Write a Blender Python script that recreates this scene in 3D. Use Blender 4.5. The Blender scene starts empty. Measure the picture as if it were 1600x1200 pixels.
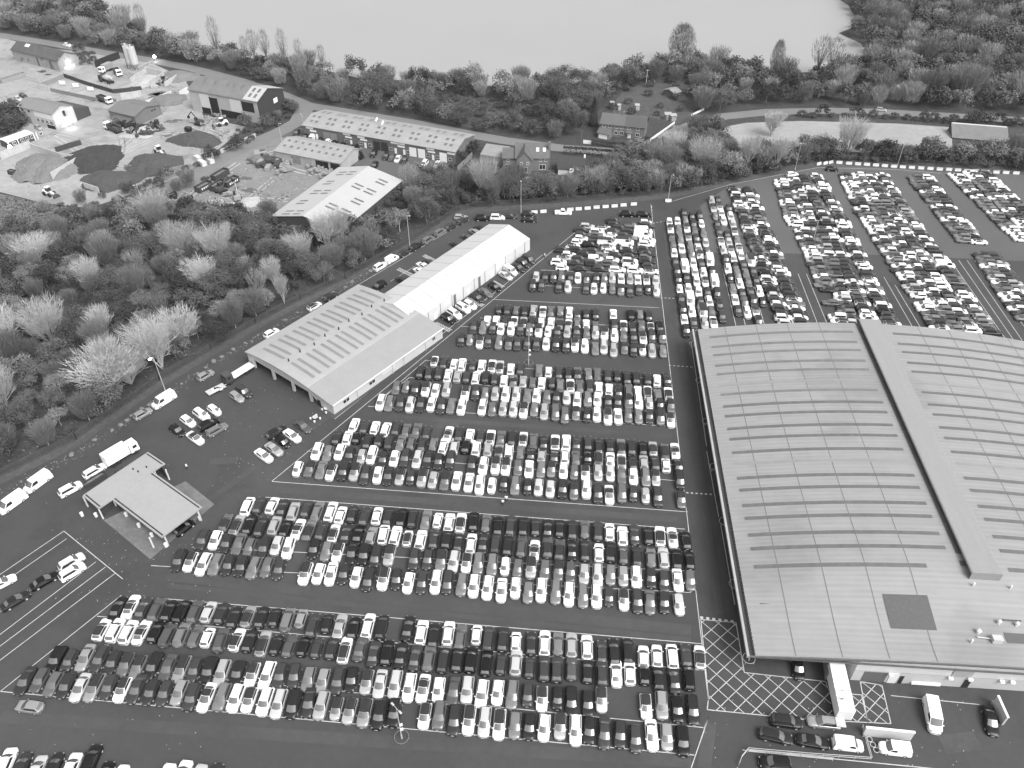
import bpy, bmesh, math, random
import numpy as np
from mathutils import Vector, Matrix
random.seed(7); rng = np.random.default_rng(7)
S = bpy.context.scene
COL = S.collection
# ------------------------------------------------------------------ camera
FPX, PITCH, ROLL, H = 1255.4925, math.radians(39.8015), math.radians(0.1798), 126.0
cp, sp = math.cos(PITCH), math.sin(PITCH)
FW = Vector((0, cp, -sp)); R0 = Vector((1, 0, 0)); D0 = Vector((0, -sp, -cp))
cr, sr = math.cos(ROLL), math.sin(ROLL)
RT = cr*R0 + sr*D0; DN = -sr*R0 + cr*D0
cam = bpy.data.cameras.new('camera'); camo = bpy.data.objects.new('camera', cam); COL.objects.link(camo)
cam.sensor_width = 36; cam.lens = FPX/1600*36; cam.clip_start = 1; cam.clip_end = 6000
m = Matrix.Identity(4)
for i in range(3):
    m[i][0] = RT[i]; m[i][1] = -DN[i]; m[i][2] = -FW[i]
m[2][3] = H
camo.matrix_world = m
S.camera = camo
def G(px, py, z=0.0):
    """the point at height z that the photograph's pixel looks at"""
    d = FW + (px-800)/FPX*RT + (py-600)/FPX*DN
    t = (z-H)/d.z
    return Vector((d.x*t, d.y*t, z))
def G2(px, py, z=0.0):
    g = G(px, py, z); return (g.x, g.y)
def heading(px, py, dx, dy, z=0.0):
    a = G(px, py, z); b = G(px+dx*6, py+dy*6, z)
    return math.atan2(b.y-a.y, b.x-a.x)
# ------------------------------------------------------------------ world and light
W = bpy.data.worlds.new('World'); S.world = W; W.use_nodes = True
nt = W.node_tree; bg = nt.nodes['Background']
sky = nt.nodes.new('ShaderNodeTexSky'); sky.sky_type = 'NISHITA'; sky.sun_disc = False
SUN_EL, SUN_AZ = math.radians(52), math.radians(138)      # azimuth: clockwise from north (+Y)
sky.sun_elevation = SUN_EL; sky.sun_rotation = SUN_AZ; sky.air_density = 1.6; sky.dust_density = 5.0
bw = nt.nodes.new('ShaderNodeRGBToBW')
nt.links.new(sky.outputs[0], bw.inputs[0]); nt.links.new(bw.outputs[0], bg.inputs['Color'])
bg.inputs['Strength'].default_value = 0.12
sl = bpy.data.lights.new('sun', 'SUN'); so = bpy.data.objects.new('sun', sl); COL.objects.link(so)
sl.energy = 0.95; sl.angle = math.radians(28); sl.color = (1, 1, 1)
sd = Vector((math.sin(SUN_AZ)*math.cos(SUN_EL), math.cos(SUN_AZ)*math.cos(SUN_EL), math.sin(SUN_EL)))
so.rotation_euler = sd.to_track_quat('Z', 'Y').to_euler(); so.location = (0, 0, 300)
S.view_settings.view_transform = 'Standard'; S.view_settings.look = 'None'
S.view_settings.gamma = 1; S.view_settings.exposure = 1.27
# ------------------------------------------------------------------ materials
MT = {}
def mat(name, v, rough=.7, var=.0, scale=.3, metal=0, spec=.5, coat=0, detail=6, fine=0, fscale=6, stretch=None, bump=0, emit=0, rnd=0, wave=None, blot=None, coord='Object'):
    """a neutral procedural material: base value, noise variation, fine grain, optional corrugation"""
    if name in MT: return MT[name]
    m = bpy.data.materials.new(name); m.use_nodes = True; t = m.node_tree; N = t.nodes; L = t.links
    b = N['Principled BSDF']
    b.inputs['Base Color'].default_value = (v, v, v, 1); b.inputs['Roughness'].default_value = rough
    b.inputs['Metallic'].default_value = metal; b.inputs['Specular IOR Level'].default_value = spec
    if coat: b.inputs['Coat Weight'].default_value = coat; b.inputs['Coat Roughness'].default_value = .06
    if emit:
        b.inputs['Emission Color'].default_value = (1, 1, 1, 1); b.inputs['Emission Strength'].default_value = emit
    val = None
    def node(k, **kw):
        n = N.new(k)
        for a, q in kw.items(): setattr(n, a, q)
        return n
    def math_(op, a, c, clamp=False):
        n = node('ShaderNodeMath', operation=op); n.use_clamp = clamp
        for i, q in enumerate((a, c)):
            if isinstance(q, (int, float)): n.inputs[i].default_value = q
            else: L.new(q, n.inputs[i])
        return n.outputs[0]
    if var or fine or rnd or wave or blot or bump:
        co = node('ShaderNodeNewGeometry').outputs['Position'] if coord == 'World' else node('ShaderNodeTexCoord').outputs[coord]
        if stretch:
            mp = node('ShaderNodeMapping'); mp.inputs['Scale'].default_value = stretch
            L.new(co, mp.inputs[0]); cs = mp.outputs[0]
        else: cs = co
        val = None
        def mul(x):
            nonlocal val
            val = x if val is None else math_('MULTIPLY', val, x)
        def noise(c, sc, amt, det):
            n = node('ShaderNodeTexNoise'); n.inputs['Scale'].default_value = sc; n.inputs['Detail'].default_value = det
            n.inputs['Roughness'].default_value = .6
            L.new(c, n.inputs['Vector'])
            return math_('ADD', math_('MULTIPLY', math_('SUBTRACT', n.outputs['Fac'], .5), amt*4), 1.0), n
        if var: mul(noise(cs, scale, var, detail)[0])
        if fine: mul(noise(co, fscale, fine, 3)[0])
        if rnd:
            oi = node('ShaderNodeObjectInfo')
            mul(math_('ADD', math_('MULTIPLY', math_('SUBTRACT', oi.outputs['Random'], .5), 2*rnd), 1.0))
        if blot:
            n = node('ShaderNodeTexNoise'); n.inputs['Scale'].default_value = blot[0]; n.inputs['Detail'].default_value = 4
            L.new(co, n.inputs['Vector'])
            r = node('ShaderNodeMapRange'); r.inputs[1].default_value = blot[1]; r.inputs[2].default_value = blot[1]+.08
            r.inputs[3].default_value = 1; r.inputs[4].default_value = blot[2]
            L.new(n.outputs['Fac'], r.inputs[0]); mul(r.outputs[0])
        if wave:
            w = node('ShaderNodeTexWave'); w.wave_type = 'BANDS'; w.bands_direction = wave[0]
            w.inputs['Scale'].default_value = wave[1]; w.inputs['Distortion'].default_value = 0
            L.new(co, w.inputs['Vector'])
            mul(math_('ADD', math_('MULTIPLY', math_('SUBTRACT', w.outputs['Fac'], .5), wave[2]), 1.0))
        if val is not None:
            vv = math_('MAXIMUM', math_('MULTIPLY', val, v), .004)
            cmb = node('ShaderNodeCombineColor')
            for i in range(3): L.new(vv, cmb.inputs[i])
            L.new(cmb.outputs[0], b.inputs['Base Color'])
        if bump:
            n = node('ShaderNodeTexNoise'); n.inputs['Scale'].default_value = fscale; n.inputs['Detail'].default_value = 4
            L.new(co, n.inputs['Vector'])
            bp = node('ShaderNodeBump'); bp.inputs['Strength'].default_value = bump; bp.inputs['Distance'].default_value = .2
            L.new(n.outputs['Fac'], bp.inputs['Height']); L.new(bp.outputs[0], b.inputs['Normal'])
    MT[name] = m
    return m
# ------------------------------------------------------------------ mesh builder
class MB:
    def __init__(s): s.v = []; s.f = []; s.m = []
    def face(s, pts, mi=0):
        k = len(s.v); s.v += [tuple(p) for p in pts]; s.f.append(tuple(range(k, k+len(pts)))); s.m.append(mi)
    def grid(s, rows, mi=0, closed=False):
        k = len(s.v); n = len(rows[0])
        for r in rows: s.v += [tuple(p) for p in r]
        for i in range(len(rows)-1):
            for j in range(n if closed else n-1):
                a = k+i*n+j; b = k+i*n+(j+1) % n
                s.f.append((a, b, b+n, a+n)); s.m.append(mi)
    def box(s, c, size, rz=0, mi=0, taper=1.0):
        x, y, z = c; a, b, h = size[0]/2, size[1]/2, size[2]/2
        cs, sn = math.cos(rz), math.sin(rz); k = len(s.v)
        for zz, q in ((-h, 1), (h, taper)):
            for X, Y in ((-a, -b), (a, -b), (a, b), (-a, b)):
                X *= q; Y *= q
                s.v.append((x+X*cs-Y*sn, y+X*sn+Y*cs, z+zz))
        for f in ((3, 2, 1, 0), (4, 5, 6, 7), (0, 1, 5, 4), (1, 2, 6, 5), (2, 3, 7, 6), (3, 0, 4, 7)):
            s.f.append(tuple(k+i for i in f)); s.m.append(mi)
    def prism(s, poly, z0, z1, mi=0):
        k = len(s.v); n = len(poly)
        area = sum(poly[i][0]*poly[(i+1) % n][1]-poly[(i+1) % n][0]*poly[i][1] for i in range(n))
        if area < 0: poly = poly[::-1]
        zz0 = z0 if isinstance(z0, (list, tuple)) else [z0]*n
        zz1 = z1 if isinstance(z1, (list, tuple)) else [z1]*n
        s.v += [(p[0], p[1], zz0[i]) for i, p in enumerate(poly)]+[(p[0], p[1], zz1[i]) for i, p in enumerate(poly)]
        s.f.append(tuple(range(k+n-1, k-1, -1))); s.m.append(mi)
        s.f.append(tuple(range(k+n, k+2*n))); s.m.append(mi)
        for i in range(n):
            j = (i+1) % n; s.f.append((k+i, k+j, k+n+j, k+n+i)); s.m.append(mi)
    def tube(s, p0, p1, r0, r1=None, n=6, mi=0, cap=True):
        r1 = r0 if r1 is None else r1
        p0 = Vector(p0); p1 = Vector(p1); d = (p1-p0)
        if d.length < 1e-6: return
        d.normalize(); a = d.orthogonal().normalized(); b = d.cross(a); k = len(s.v)
        for p, r in ((p0, r0), (p1, r1)):
            for i in range(n):
                t = 2*math.pi*i/n; s.v.append(tuple(p+r*(math.cos(t)*a+math.sin(t)*b)))
        for i in range(n):
            j = (i+1) % n; s.f.append((k+i, k+j, k+n+j, k+n+i)); s.m.append(mi)
        if cap:
            s.f.append(tuple(range(k+n-1, k-1, -1))); s.m.append(mi); s.f.append(tuple(range(k+n, k+2*n))); s.m.append(mi)
    def strip(s, a, b, w, z, mi=0):
        a = Vector((a[0], a[1], 0)); b = Vector((b[0], b[1], 0)); d = (b-a)
        if d.length < 1e-4: return
        n = Vector((-d.y, d.x, 0)).normalized()*w/2
        s.face([(a.x-n.x, a.y-n.y, z), (b.x-n.x, b.y-n.y, z), (b.x+n.x, b.y+n.y, z), (a.x+n.x, a.y+n.y, z)], mi)
    def mesh(s, name, mats, smooth=False):
        me = bpy.data.meshes.new(name); me.from_pydata(s.v, [], s.f)
        for q in (mats if isinstance(mats, (list, tuple)) else [mats]): me.materials.append(q)
        if any(s.m): me.polygons.foreach_set('material_index', s.m)
        if smooth: me.polygons.foreach_set('use_smooth', [True]*len(s.f))
        me.update(); return me
    def build(s, name, mats, parent=None, smooth=False, loc=None, rz=0, **tags):
        o = bpy.data.objects.new(name, s.mesh(name, mats, smooth)); COL.objects.link(o)
        if parent: o.parent = parent
        if loc is not None: o.location = loc
        if rz: o.rotation_euler = (0, 0, rz)
        for k, v in tags.items(): o[k] = v
        return o
def thing(name, loc, rz, label, category, group=None):
    o = bpy.data.objects.new(name, None); COL.objects.link(o); o.empty_display_size = .5
    o.location = loc; o.rotation_euler = (0, 0, rz); o['label'] = label; o['category'] = category
    if group: o['group'] = group
    return o
def tag(o, label, category, group=None):
    o['label'] = label; o['category'] = category
    if group: o['group'] = group
    return o
ONES = 'zeroth first second third fourth fifth sixth seventh eighth ninth tenth eleventh twelfth thirteenth fourteenth fifteenth sixteenth seventeenth eighteenth nineteenth'.split()
def ordn(n):
    if n < 20: return ONES[n]
    t = {2: 'twent', 3: 'thirt', 4: 'fort', 5: 'fift'}[n//10]
    return t+'ieth' if n % 10 == 0 else t+'y-'+ONES[n % 10]
# ------------------------------------------------------------------ palette
ASPH = mat('asphalt', .042, .85, .26, .03, fine=.09, fscale=.9, blot=(.07, .56, .84), coord='World', detail=9)
ASPHL = mat('pale_asphalt', .078, .85, .14, .03, fine=.08, fscale=1.5, coord='World')
ROADM = mat('road_asphalt', .15, .85, .14, .05, fine=.08, coord='World')
CONC = mat('yard_concrete', .25, .9, .22, .035, fine=.14, fscale=.35, blot=(.08, .58, .78), coord='World')
CONC2 = mat('yard_gravel', .165, .9, .2, .04, fine=.12, fscale=.5, coord='World')
SCRUB = mat('scrub_ground', .04, 1, .3, .05, fine=.35, fscale=.6, bump=.6, coord='World')  # base darkened to paint in the shade below the crowns
GRASS = mat('rough_grass', .06, 1, .22, .06, fine=.3, fscale=.7, bump=.5, coord='World')
PALEF = mat('pale_field', .25, 1, .12, .05, fine=.1, fscale=.4, coord='World')
PAINTL = mat('line_paint', .45, .8, .25, .8, coord='World')
ROOFL = mat('pale_roof_sheet', .30, .5, .05, .15, fine=.04, fscale=1.0, stretch=(.08, 1.4, 1), wave=('Y', 2.2, .06))
ROOFG = mat('ridge_sheet', .33, .5, .03, .2)
SKYL = mat('rooflight_sheet', .11, .4, .2, .8)
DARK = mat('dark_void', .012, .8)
GUT = mat('gutter_dark', .035, .7, .1, 1)
WHITEP = mat('white_cladding', .62, .5, .04, .2)
WHITEB = mat('bright_white', .8, .4)
CANVAS = mat('white_canvas', .43, .5, .015, .3)
GREYC = mat('grey_cladding', .30, .55, .06, .3, wave=('X', 3, .08))
BRICK = mat('brick', .15, .9, .15, .6, fine=.15, fscale=4)
TILE = mat('roof_tile', .095, .8, .12, .4, fine=.12, fscale=3, wave=('Z', 6, .2))
FIBR = mat('fibre_cement_roof', .25, .85, .12, .25, fine=.08, fscale=2, wave=('X', 2.0, .12))
FIBRD = mat('weathered_roof', .14, .85, .16, .25, fine=.1, fscale=2, wave=('X', 2.0, .12))
GLASS = mat('window_glass', .03, .12, spec=.6)
STEEL = mat('galvanised_steel', .42, .45, .05, 1)
SIGN = mat('sign_board', .7, .6)
BLACK = mat('black_paint', .02, .5)
RUBBER = mat('tyre_rubber', .02, .9)
BARK = mat('bark', .12, .95, .2, 2)
BARKL = mat('pale_bark', .38, .95, .12, 2, rnd=.2)
LEAFS = [mat('leaf_dark', .034, .9, .3, .35, rnd=.35), mat('leaf_mid', .082, .9, .3, .35, rnd=.35),
         mat('leaf_pale', .18, .9, .25, .35, rnd=.3), mat('twig_haze', .15, .95, .2, .3, rnd=.25)]
LAMP = mat('lit_lamp', .9, .4, emit=6)
FLOOD = mat('lit_floodlight', .9, .4, emit=25)
# ------------------------------------------------------------------ ground and setting
def sheet(name, pts, z, m, px=True, **kw):
    P = [G2(*p) for p in pts] if px else pts
    b = MB(); b.face([(x, y, z) for x, y in P])
    o = b.build(name, m)
    if o.data.polygons[0].normal.z < 0:
        o.data.flip_normals()
    o['kind'] = 'structure'
    return o
sheet('ground', [(-2500, -300), (2500, -300), (2500, 4000), (-2500, 4000)], 0, SCRUB, px=False)
LAKE = mat('lake_water', .25, .3, .04, .01, spec=.8, coord='World')
LAKE.node_tree.nodes['Principled BSDF'].inputs['IOR'].default_value = 1.5
shore = [(95, -30), (165, 22), (255, 66), (330, 84), (400, 92), (500, 108), (560, 122), (640, 126), (700, 132), (760, 134), (830, 136), (900, 129), (930, 120), (1000, 108), (1040, 98), (1100, 96), (1180, 107), (1250, 113), (1300, 113), (1345, 106), (1358, 90), (1345, 68), (1310, 52), (1330, 44), (1338, 30), (1325, 8), (1290, -14), (1240, -30)]
sheet('lake', [G2(*p) for p in shore]+[(230, 1500), (-320, 1500)], .03, LAKE, px=False)
lotpoly = [(-160, 850), (0, 757), (120, 699), (250, 606), (330, 558), (400, 515), (470, 478), (540, 444), (640, 388), (718, 338), (745, 331), (800, 328), (900, 322), (1015, 313), (1042, 310), (1072, 305), (1142, 287), (1190, 277), (1229, 269), (1277, 260), (1340, 259), (1400, 262), (1462, 267), (1600, 272), (1900, 290), (2400, 900), (2400, 1500), (-500, 1500), (-500, 1100)]
sheet('car_park', lotpoly, .02, ASPH)
sheet('car_park_extension', [(1108, 395), (1225, 396), (1360, 398), (1600, 408), (2000, 420), (1900, 291), (1600, 273), (1462, 268), (1400, 263), (1340, 260), (1277, 261), (1229, 270), (1190, 278), (1142, 288), (1094, 322)], .03, ASPHL)
def road(name, pts, w, z, m):
    P = [Vector(G2(*p)) for p in pts]; L = []; R = []
    for i, p in enumerate(P):
        d = (P[min(i+1, len(P)-1)]-P[max(i-1, 0)]).normalized(); n = Vector((-d.y, d.x))
        L.append(p+n*w/2); R.append(p-n*w/2)
    b = MB(); b.grid([[(q.x, q.y, z) for q in L], [(q.x, q.y, z) for q in R]])
    o = b.build(name, m)
    if o.data.polygons[0].normal.z < 0: o.data.flip_normals()
    o['kind'] = 'structure'; return o
sheet('concrete_yard', [(-120, 62), (0, 58), (60, 74), (160, 84), (240, 100), (288, 122), (300, 145), (320, 185), (385, 198), (330, 242), (285, 276), (200, 305), (140, 325), (70, 318), (0, 300), (-120, 300)], .02, CONC)
sheet('gravel_yard', [(432, 210), (400, 222), (330, 258), (270, 295), (205, 316), (185, 330), (240, 336), (300, 334), (380, 334), (425, 342), (470, 330), (540, 262), (530, 236)], .02, CONC2)
sheet('unit_forecourt', [(436, 200), (475, 200), (712, 242), (700, 262), (640, 292), (560, 270), (545, 240), (430, 212)], .025, ASPHL)
road('lane', [(-160, 44), (-60, 50), (0, 55), (80, 68), (160, 82), (240, 95), (300, 107), (380, 128), (445, 150), (480, 165), (560, 178), (650, 193), (740, 211), (790, 220), (880, 232), (960, 237), (1010, 228), (1045, 211), (1085, 194), (1130, 182), (1200, 175), (1300, 173), (1380, 175), (1480, 181), (1600, 188), (1750, 196)], 6.5, .03, ROADM)
road('access_road', [(478, 168), (466, 190), (435, 207), (395, 224), (345, 248), (300, 276), (250, 300)], 7.5, .035, ROADM)
sheet('pale_field', [(1128, 199), (1165, 192), (1250, 189), (1400, 193), (1487, 199), (1488, 236), (1400, 238), (1300, 238), (1200, 238), (1140, 232)], .03, PALEF)
sheet('meadow', [(930, 195), (960, 160), (985, 128), (1080, 122), (1100, 160), (1060, 195), (1010, 182)], .02, GRASS)
sheet('rough_clearing', [(630, 178), (640, 150), (720, 146), (790, 160), (860, 165), (850, 205), (760, 205)], .02, GRASS)
sheet('rough_grass', [(-150, 305), (0, 303), (80, 320), (150, 328), (185, 332), (120, 352), (0, 360), (-150, 370)], .02, mat('rough_waste_ground', .13, 1, .3, .08, fine=.3, fscale=.8, bump=.5, coord='World'))
verge = [(-160, 822), (0, 742), (120, 684), (250, 592), (330, 545), (400, 503), (470, 466), (540, 433), (640, 377), (715, 328), (745, 322), (800, 319), (900, 313), (1015, 304), (1050, 299), (1142, 277), (1225, 259), (1277, 250), (1340, 250), (1600, 262), (1900, 280)]
sheet('grass_verge', verge+lotpoly[-5::-1], .012, GRASS)
# lighter concrete slab under the wash canopy and stained patches of older tarmac
sheet('wash_apron', [(162, 813), (235, 874), (335, 788), (290, 752)], .03, mat('apron_concrete', .13, .7, .3, .12, fine=.2, fscale=.8, coord='World'))
sheet('footpath', [(1080, 532), (1093, 600), (1104, 690), (1120, 790), (1135, 870), (1150, 965), (1163, 1051), (1260, 1062), (1290, 1070), (1290, 1030), (1200, 1000), (1110, 520)], .035, mat('path_tarmac', .04, .9, .25, .3, coord='World'))
# ---- painted markings, one object per kind (countless dashes are stuff of the surface)
pl = MB(); LZ = .045
def line(a, b, w=.13): pl.strip(G2(*a), G2(*b), w, LZ)
def dash(a, b, n, w=.22):
    A = G(*a); B = G(*b)
    for i in range(n):
        p = A.lerp(B, i/n); q = A.lerp(B, (i+.5)/n); pl.strip((p.x, p.y), (q.x, q.y), w, LZ)
for a, b in [((0, 1080.5), (1085, 1180)), ((152, 963), (1092, 1047)), ((262, 936), (1097, 1006)), ((80, 1035), (1099, 1137)), ((236, 884), (1080, 926)), ((300, 855), (1085, 893)),
             ((425, 752.5), (1075, 800)), ((415, 777), (1070, 827)), ((480, 705), (1066, 752)), ((530, 683), (1062, 727)), ((575, 635), (1058, 667)), ((665, 563), (1047, 594)), ((640, 590), (1052, 632)), ((720, 510), (1040, 530)), ((750, 497), (1036, 513)),
             ((770, 468), (1030, 481)), ((845, 422), (1026, 430)), ((828, 445), (1028, 457)), ((1017, 320), (1107, 1095)), ((1107, 1121), (1080, 1200)), ((425, 752), (900, 362)), ((665, 563), (590, 628)), ((0, 1081), (190, 930)), ((100, 830), (192, 905)),
             ((100, 830), (-40, 925)), ((104, 842), (-30, 935)), ((150, 878), (-40, 1022)), ((165, 886), (-40, 1040)), ((180, 896), (-40, 1062)), ((130, 864), (-40, 985)), ((523, 655), (700, 515)), ((700, 515), (848, 398)), ((590, 628), (640, 590)),
             ((560, 445), (720, 350)), ((610, 440), (655, 412)), ((1380+0, 1152), (1160, 1152)) if False else ((1107, 1121), (1100, 1139)), ((1414, 1147), (1530, 1161)) if False else ((1392, 1087), (1530, 1101)),
             ((1080, 535), (1104, 698)), ((1104, 705), (1123, 808)), ((1126, 820), (1148, 945)), ((1142, 288), (1042, 317)), ((1277, 262), (1142, 288)), ((1277, 262), (1400, 265)), ((1400, 265), (1470, 271)),
             ((1062, 440), (1088, 520)), ((1083, 340), (1130, 505)), ((1129, 420), (1150, 510)), ((1150, 450), (1165, 510)), ((1175, 440), (1195, 510)), ((1222, 428), (1262, 512)), ((1247, 428), (1279, 510)), ((1260, 428), (1294, 510)), ((1381, 433), (1428, 515)), ((1398, 445), (1443, 520)), ((1485, 407), (1570, 528)), ((1498, 407), (1584, 532)), ((1511, 407), (1597, 532)), ((1523, 407), (1600, 510)), ((1160, 1172), (1345, 1190)), ((1345, 1190), (1600, 1215))]:
    line(a, b)
dash((1015, 350), (1042, 345), 5); dash((1032, 465.5), (1057, 466.5), 4); dash((1045, 571), (1085, 574), 6); dash((1072, 770), (1116, 773), 6, .35); dash((1094, 965), (1151, 972), 6, .5); dash((1018, 322), (1020, 350), 5)
# cross-hatched boxes
def hatch(poly, step, clipw=.12):
    P = [Vector(G2(*p)) for p in poly]
    for i in range(len(P)): pl.strip(P[i], P[(i+1) % len(P)], .14, LZ)
    cx = sum(p.x for p in P)/len(P); cy = sum(p.y for p in P)/len(P)
    for ang in (math.radians(40), math.radians(-50)):
        d = Vector((math.cos(ang), math.sin(ang))); n = Vector((-d.y, d.x))
        for k in range(-40, 41):
            o = Vector((cx, cy))+n*k*step; ts = []
            for i in range(len(P)):
                a, b = P[i], P[(i+1) % len(P)]; e = b-a; den = d.x*e.y-d.y*e.x
                if abs(den) < 1e-9: continue
                w = a-o; t = (w.x*e.y-w.y*e.x)/den; u = (w.x*d.y-w.y*d.x)/den
                if 0 <= u <= 1: ts.append(t)
            ts.sort()
            for a, b in zip(ts[::2], ts[1::2]): pl.strip(o+d*a, o+d*b, clipw, LZ)
hatch([(1095, 968), (1150, 973), (1163, 1051), (1290, 1065), (1308, 1116), (1254, 1124), (1105, 1109), (1107, 1092), (1102, 1040)], 2.05)
hatch([(1344, 1065), (1378, 1071), (1392, 1131), (1356, 1129)], 1.7); hatch([(1322, 1084), (1346, 1086), (1356, 1129), (1312, 1127)], 1.7)
# hatched strips between the bays by the marquee
def ladder(a, b, w=1.2, n=9):
    A = G(*a); B = G(*b); d = (B-A).normalized(); nn = Vector((-d.y, d.x, 0))*w/2
    pl.strip((A+nn)[:2], (B+nn)[:2], .14, LZ); pl.strip((A-nn)[:2], (B-nn)[:2], .14, LZ)
    for i in range(n):
        p = A.lerp(B, i/n); q = A.lerp(B, (i+1)/n); pl.strip((p+nn)[:2], (q-nn)[:2], .14, LZ); pl.strip((p-nn)[:2], (q+nn)[:2], .14, LZ)
for a, b in [((680, 505), (704, 517)), ((728, 466), (755, 478)), ((770, 440), (786, 449)), ((622, 420), (645, 431)), ((570, 455), (588, 463)), ((662, 399), (678, 407))]: ladder(a, b)
o = pl.build('painted_markings', PAINTL); o['kind'] = 'structure'
# fallen leaves and litter speckled over the tarmac
lf = MB()
for _ in range(330):
    x, y = random.choice([(random.uniform(0, 320), random.uniform(690, 1180)), (random.uniform(330, 520), random.uniform(600, 760)), (random.uniform(120, 330), random.uniform(820, 940)), (random.uniform(1100, 1600), random.uniform(1090, 1200))])
    g = G(x, y); 
    if y < 757-x*.6: continue
    r = random.uniform(.05, .12); t = random.uniform(0, 6)
    lf.face([(g.x+r*math.cos(t+k*1.57)*(1 if k % 2 else .6), g.y+r*math.sin(t+k*1.57), .05+random.uniform(0, .02)) for k in range(4)])
o = lf.build('leaf_litter', mat('dry_leaf', .4, .8, rnd=.3)); o['kind'] = 'stuff'; tag(o, 'pale fallen leaves scattered over the dark tarmac', 'leaves')

rb = MB()
vp = [(0, 770), (92, 724), (170, 676), (250, 622), (300, 590), (330, 570), (395, 530), (455, 497), (500, 471), (548, 444), (582, 420)]
for a, c in zip(vp[:-1], vp[1:]):
    A = G(*a); C = G(*c); d = (C-A); n_ = Vector((-d.y, d.x, 0)).normalized()
    for _ in range(int(d.length*5)):
        p = A.lerp(C, random.random())+n_*random.gauss(-.3, .8); r = random.uniform(.06, .24); t = random.uniform(0, 6); z = random.uniform(.06, .2)
        q_ = [(p.x+r*math.cos(t+k*1.57)*(1 if k % 2 else .7), p.y+r*math.sin(t+k*1.57), .03) for k in range(4)]
        for k in range(4): rb.face([q_[k], q_[(k+1) % 4], (p.x, p.y, z)], random.choice((0, 0, 1)))
o = rb.build('verge_rubble', [mat('rubble', .11, .95, .2, 1, coord='World'), mat('rubble_pale', .24, .95, .2, 1, coord='World')]); o['kind'] = 'stuff'; tag(o, 'rubble and soil scattered along the left verge', 'rubble')
# tyre-dark lanes and tar repairs lying in the surface
tr_ = MB()
for a, c, w in [((260, 900), (1080, 985), 2.2), ((262, 915), (1080, 1000), 1.0), ((430, 765), (1060, 812), 1.6), ((600, 650), (1050, 682), 1.4), ((1040, 360), (1125, 960), 1.4), ((1052, 360), (1140, 960), 1.2), ((0, 1120), (1080, 1190), 2.0), ((300, 800), (640, 560), 1.6), ((1110, 1130), (1100, 1200), 2.0)]: tr_.strip(G2(*a), G2(*c), w, .026)
for x, y, w, l in [(560, 920, 5, 3), (1090, 700, 1.2, 1.2), (350, 720, 6, 2), (1160, 1090, 1, 1), (180, 960, 4, 2.4), (700, 665, 5, 2), (1500, 1160, 6, 3)]:
    g = G(x, y); tr_.box((g.x, g.y, .0), (w, l, .05), .1)
o = tr_.build('worn_tarmac', mat('worn_tarmac', .046, .8, .3, .05, fine=.15, fscale=.7, coord='World')); o['kind'] = 'structure'

# wheel ruts, puddles and scattered stone on the open yards
YP = [G2(*p) for p in [(0, 75), (60, 80), (150, 90), (235, 104), (285, 128), (300, 190), (370, 205), (320, 238), (270, 270), (195, 296), (70, 312), (0, 295)]]
YP2 = [G2(*p) for p in [(425, 225), (395, 240), (330, 275), (270, 310), (240, 326), (300, 326), (425, 332), (470, 300), (520, 262)]]
def inpoly(x, y, P):
    c = False; j = len(P)-1
    for i in range(len(P)):
        if (P[i][1] > y) != (P[j][1] > y) and x < (P[j][0]-P[i][0])*(y-P[i][1])/(P[j][1]-P[i][1])+P[i][0]: c = not c
        j = i
    return c
rt = MB(); ru = random.Random(5); nr = 0; n_try = 0
while nr < 90 and n_try < 900:
    n_try += 1; P = YP if ru.random() < .75 else YP2; xs = [p[0] for p in P]; ys = [p[1] for p in P]
    x, y = ru.uniform(min(xs), max(xs)), ru.uniform(min(ys), max(ys))
    if not inpoly(x, y, P): continue
    a = ru.choice((-.45, 1.1, .2))+ru.gauss(0, .25); k = ru.gauss(0, .02); nr += 1; mi = ru.choice((0, 0, 1)); w = ru.uniform(.35, .6)
    px_, py_ = x, y
    for _ in range(ru.randint(8, 22)):
        nx, ny = px_+2*math.cos(a), py_+2*math.sin(a); a += 2*k
        if not inpoly(nx, ny, P): break
        for o_ in (-.95, .95): rt.strip((px_-math.sin(a)*o_, py_+math.cos(a)*o_), (nx-math.sin(a)*o_, ny+math.cos(a)*o_), w, .034, mi)
        px_, py_ = nx, ny
o = rt.build('wheel_ruts', [mat('rut_dark', .19, .9, .4, .25, coord='World'), mat('rut_pale', .33, .9, .3, .25, coord='World')]); o['kind'] = 'structure'
pd = MB()
for _ in range(26):
    P = YP if ru.random() < .8 else YP2; x, y = ru.choice(P); cx_ = sum(p[0] for p in P)/len(P); cy_ = sum(p[1] for p in P)/len(P); f = ru.uniform(.1, .9); x = cx_+(x-cx_)*f; y = cy_+(y-cy_)*f; r = ru.uniform(.8, 2.6); ph = ru.uniform(0, 6)
    pd.face([(x+r*(1+.3*math.sin(3*t+ph))*1.5*math.cos(t), y+r*(1+.3*math.sin(2*t+ph))*math.sin(t), .04) for t in [6.283*i/16 for i in range(16)]])
o = pd.build('puddles', mat('puddle', .07, .05, spec=.8)); o['kind'] = 'structure'
st_ = MB()
for _ in range(1500):
    P = YP if ru.random() < .7 else YP2; x, y = ru.choice(P); x2, y2 = ru.choice(P); f = ru.random(); x += (x2-x)*f+ru.gauss(0, 3); y += (y2-y)*f+ru.gauss(0, 3)
    if not inpoly(x, y, P): continue
    r = ru.uniform(.08, .4); t = ru.uniform(0, 6); z = r*.7
    q_ = [(x+r*math.cos(t+k*1.57)*(1 if k % 2 else .6), y+r*math.sin(t+k*1.57), .03) for k in range(4)]
    for k in range(4): st_.face([q_[k], q_[(k+1) % 4], (x, y, z)], ru.choice((0, 1, 2)))
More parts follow.
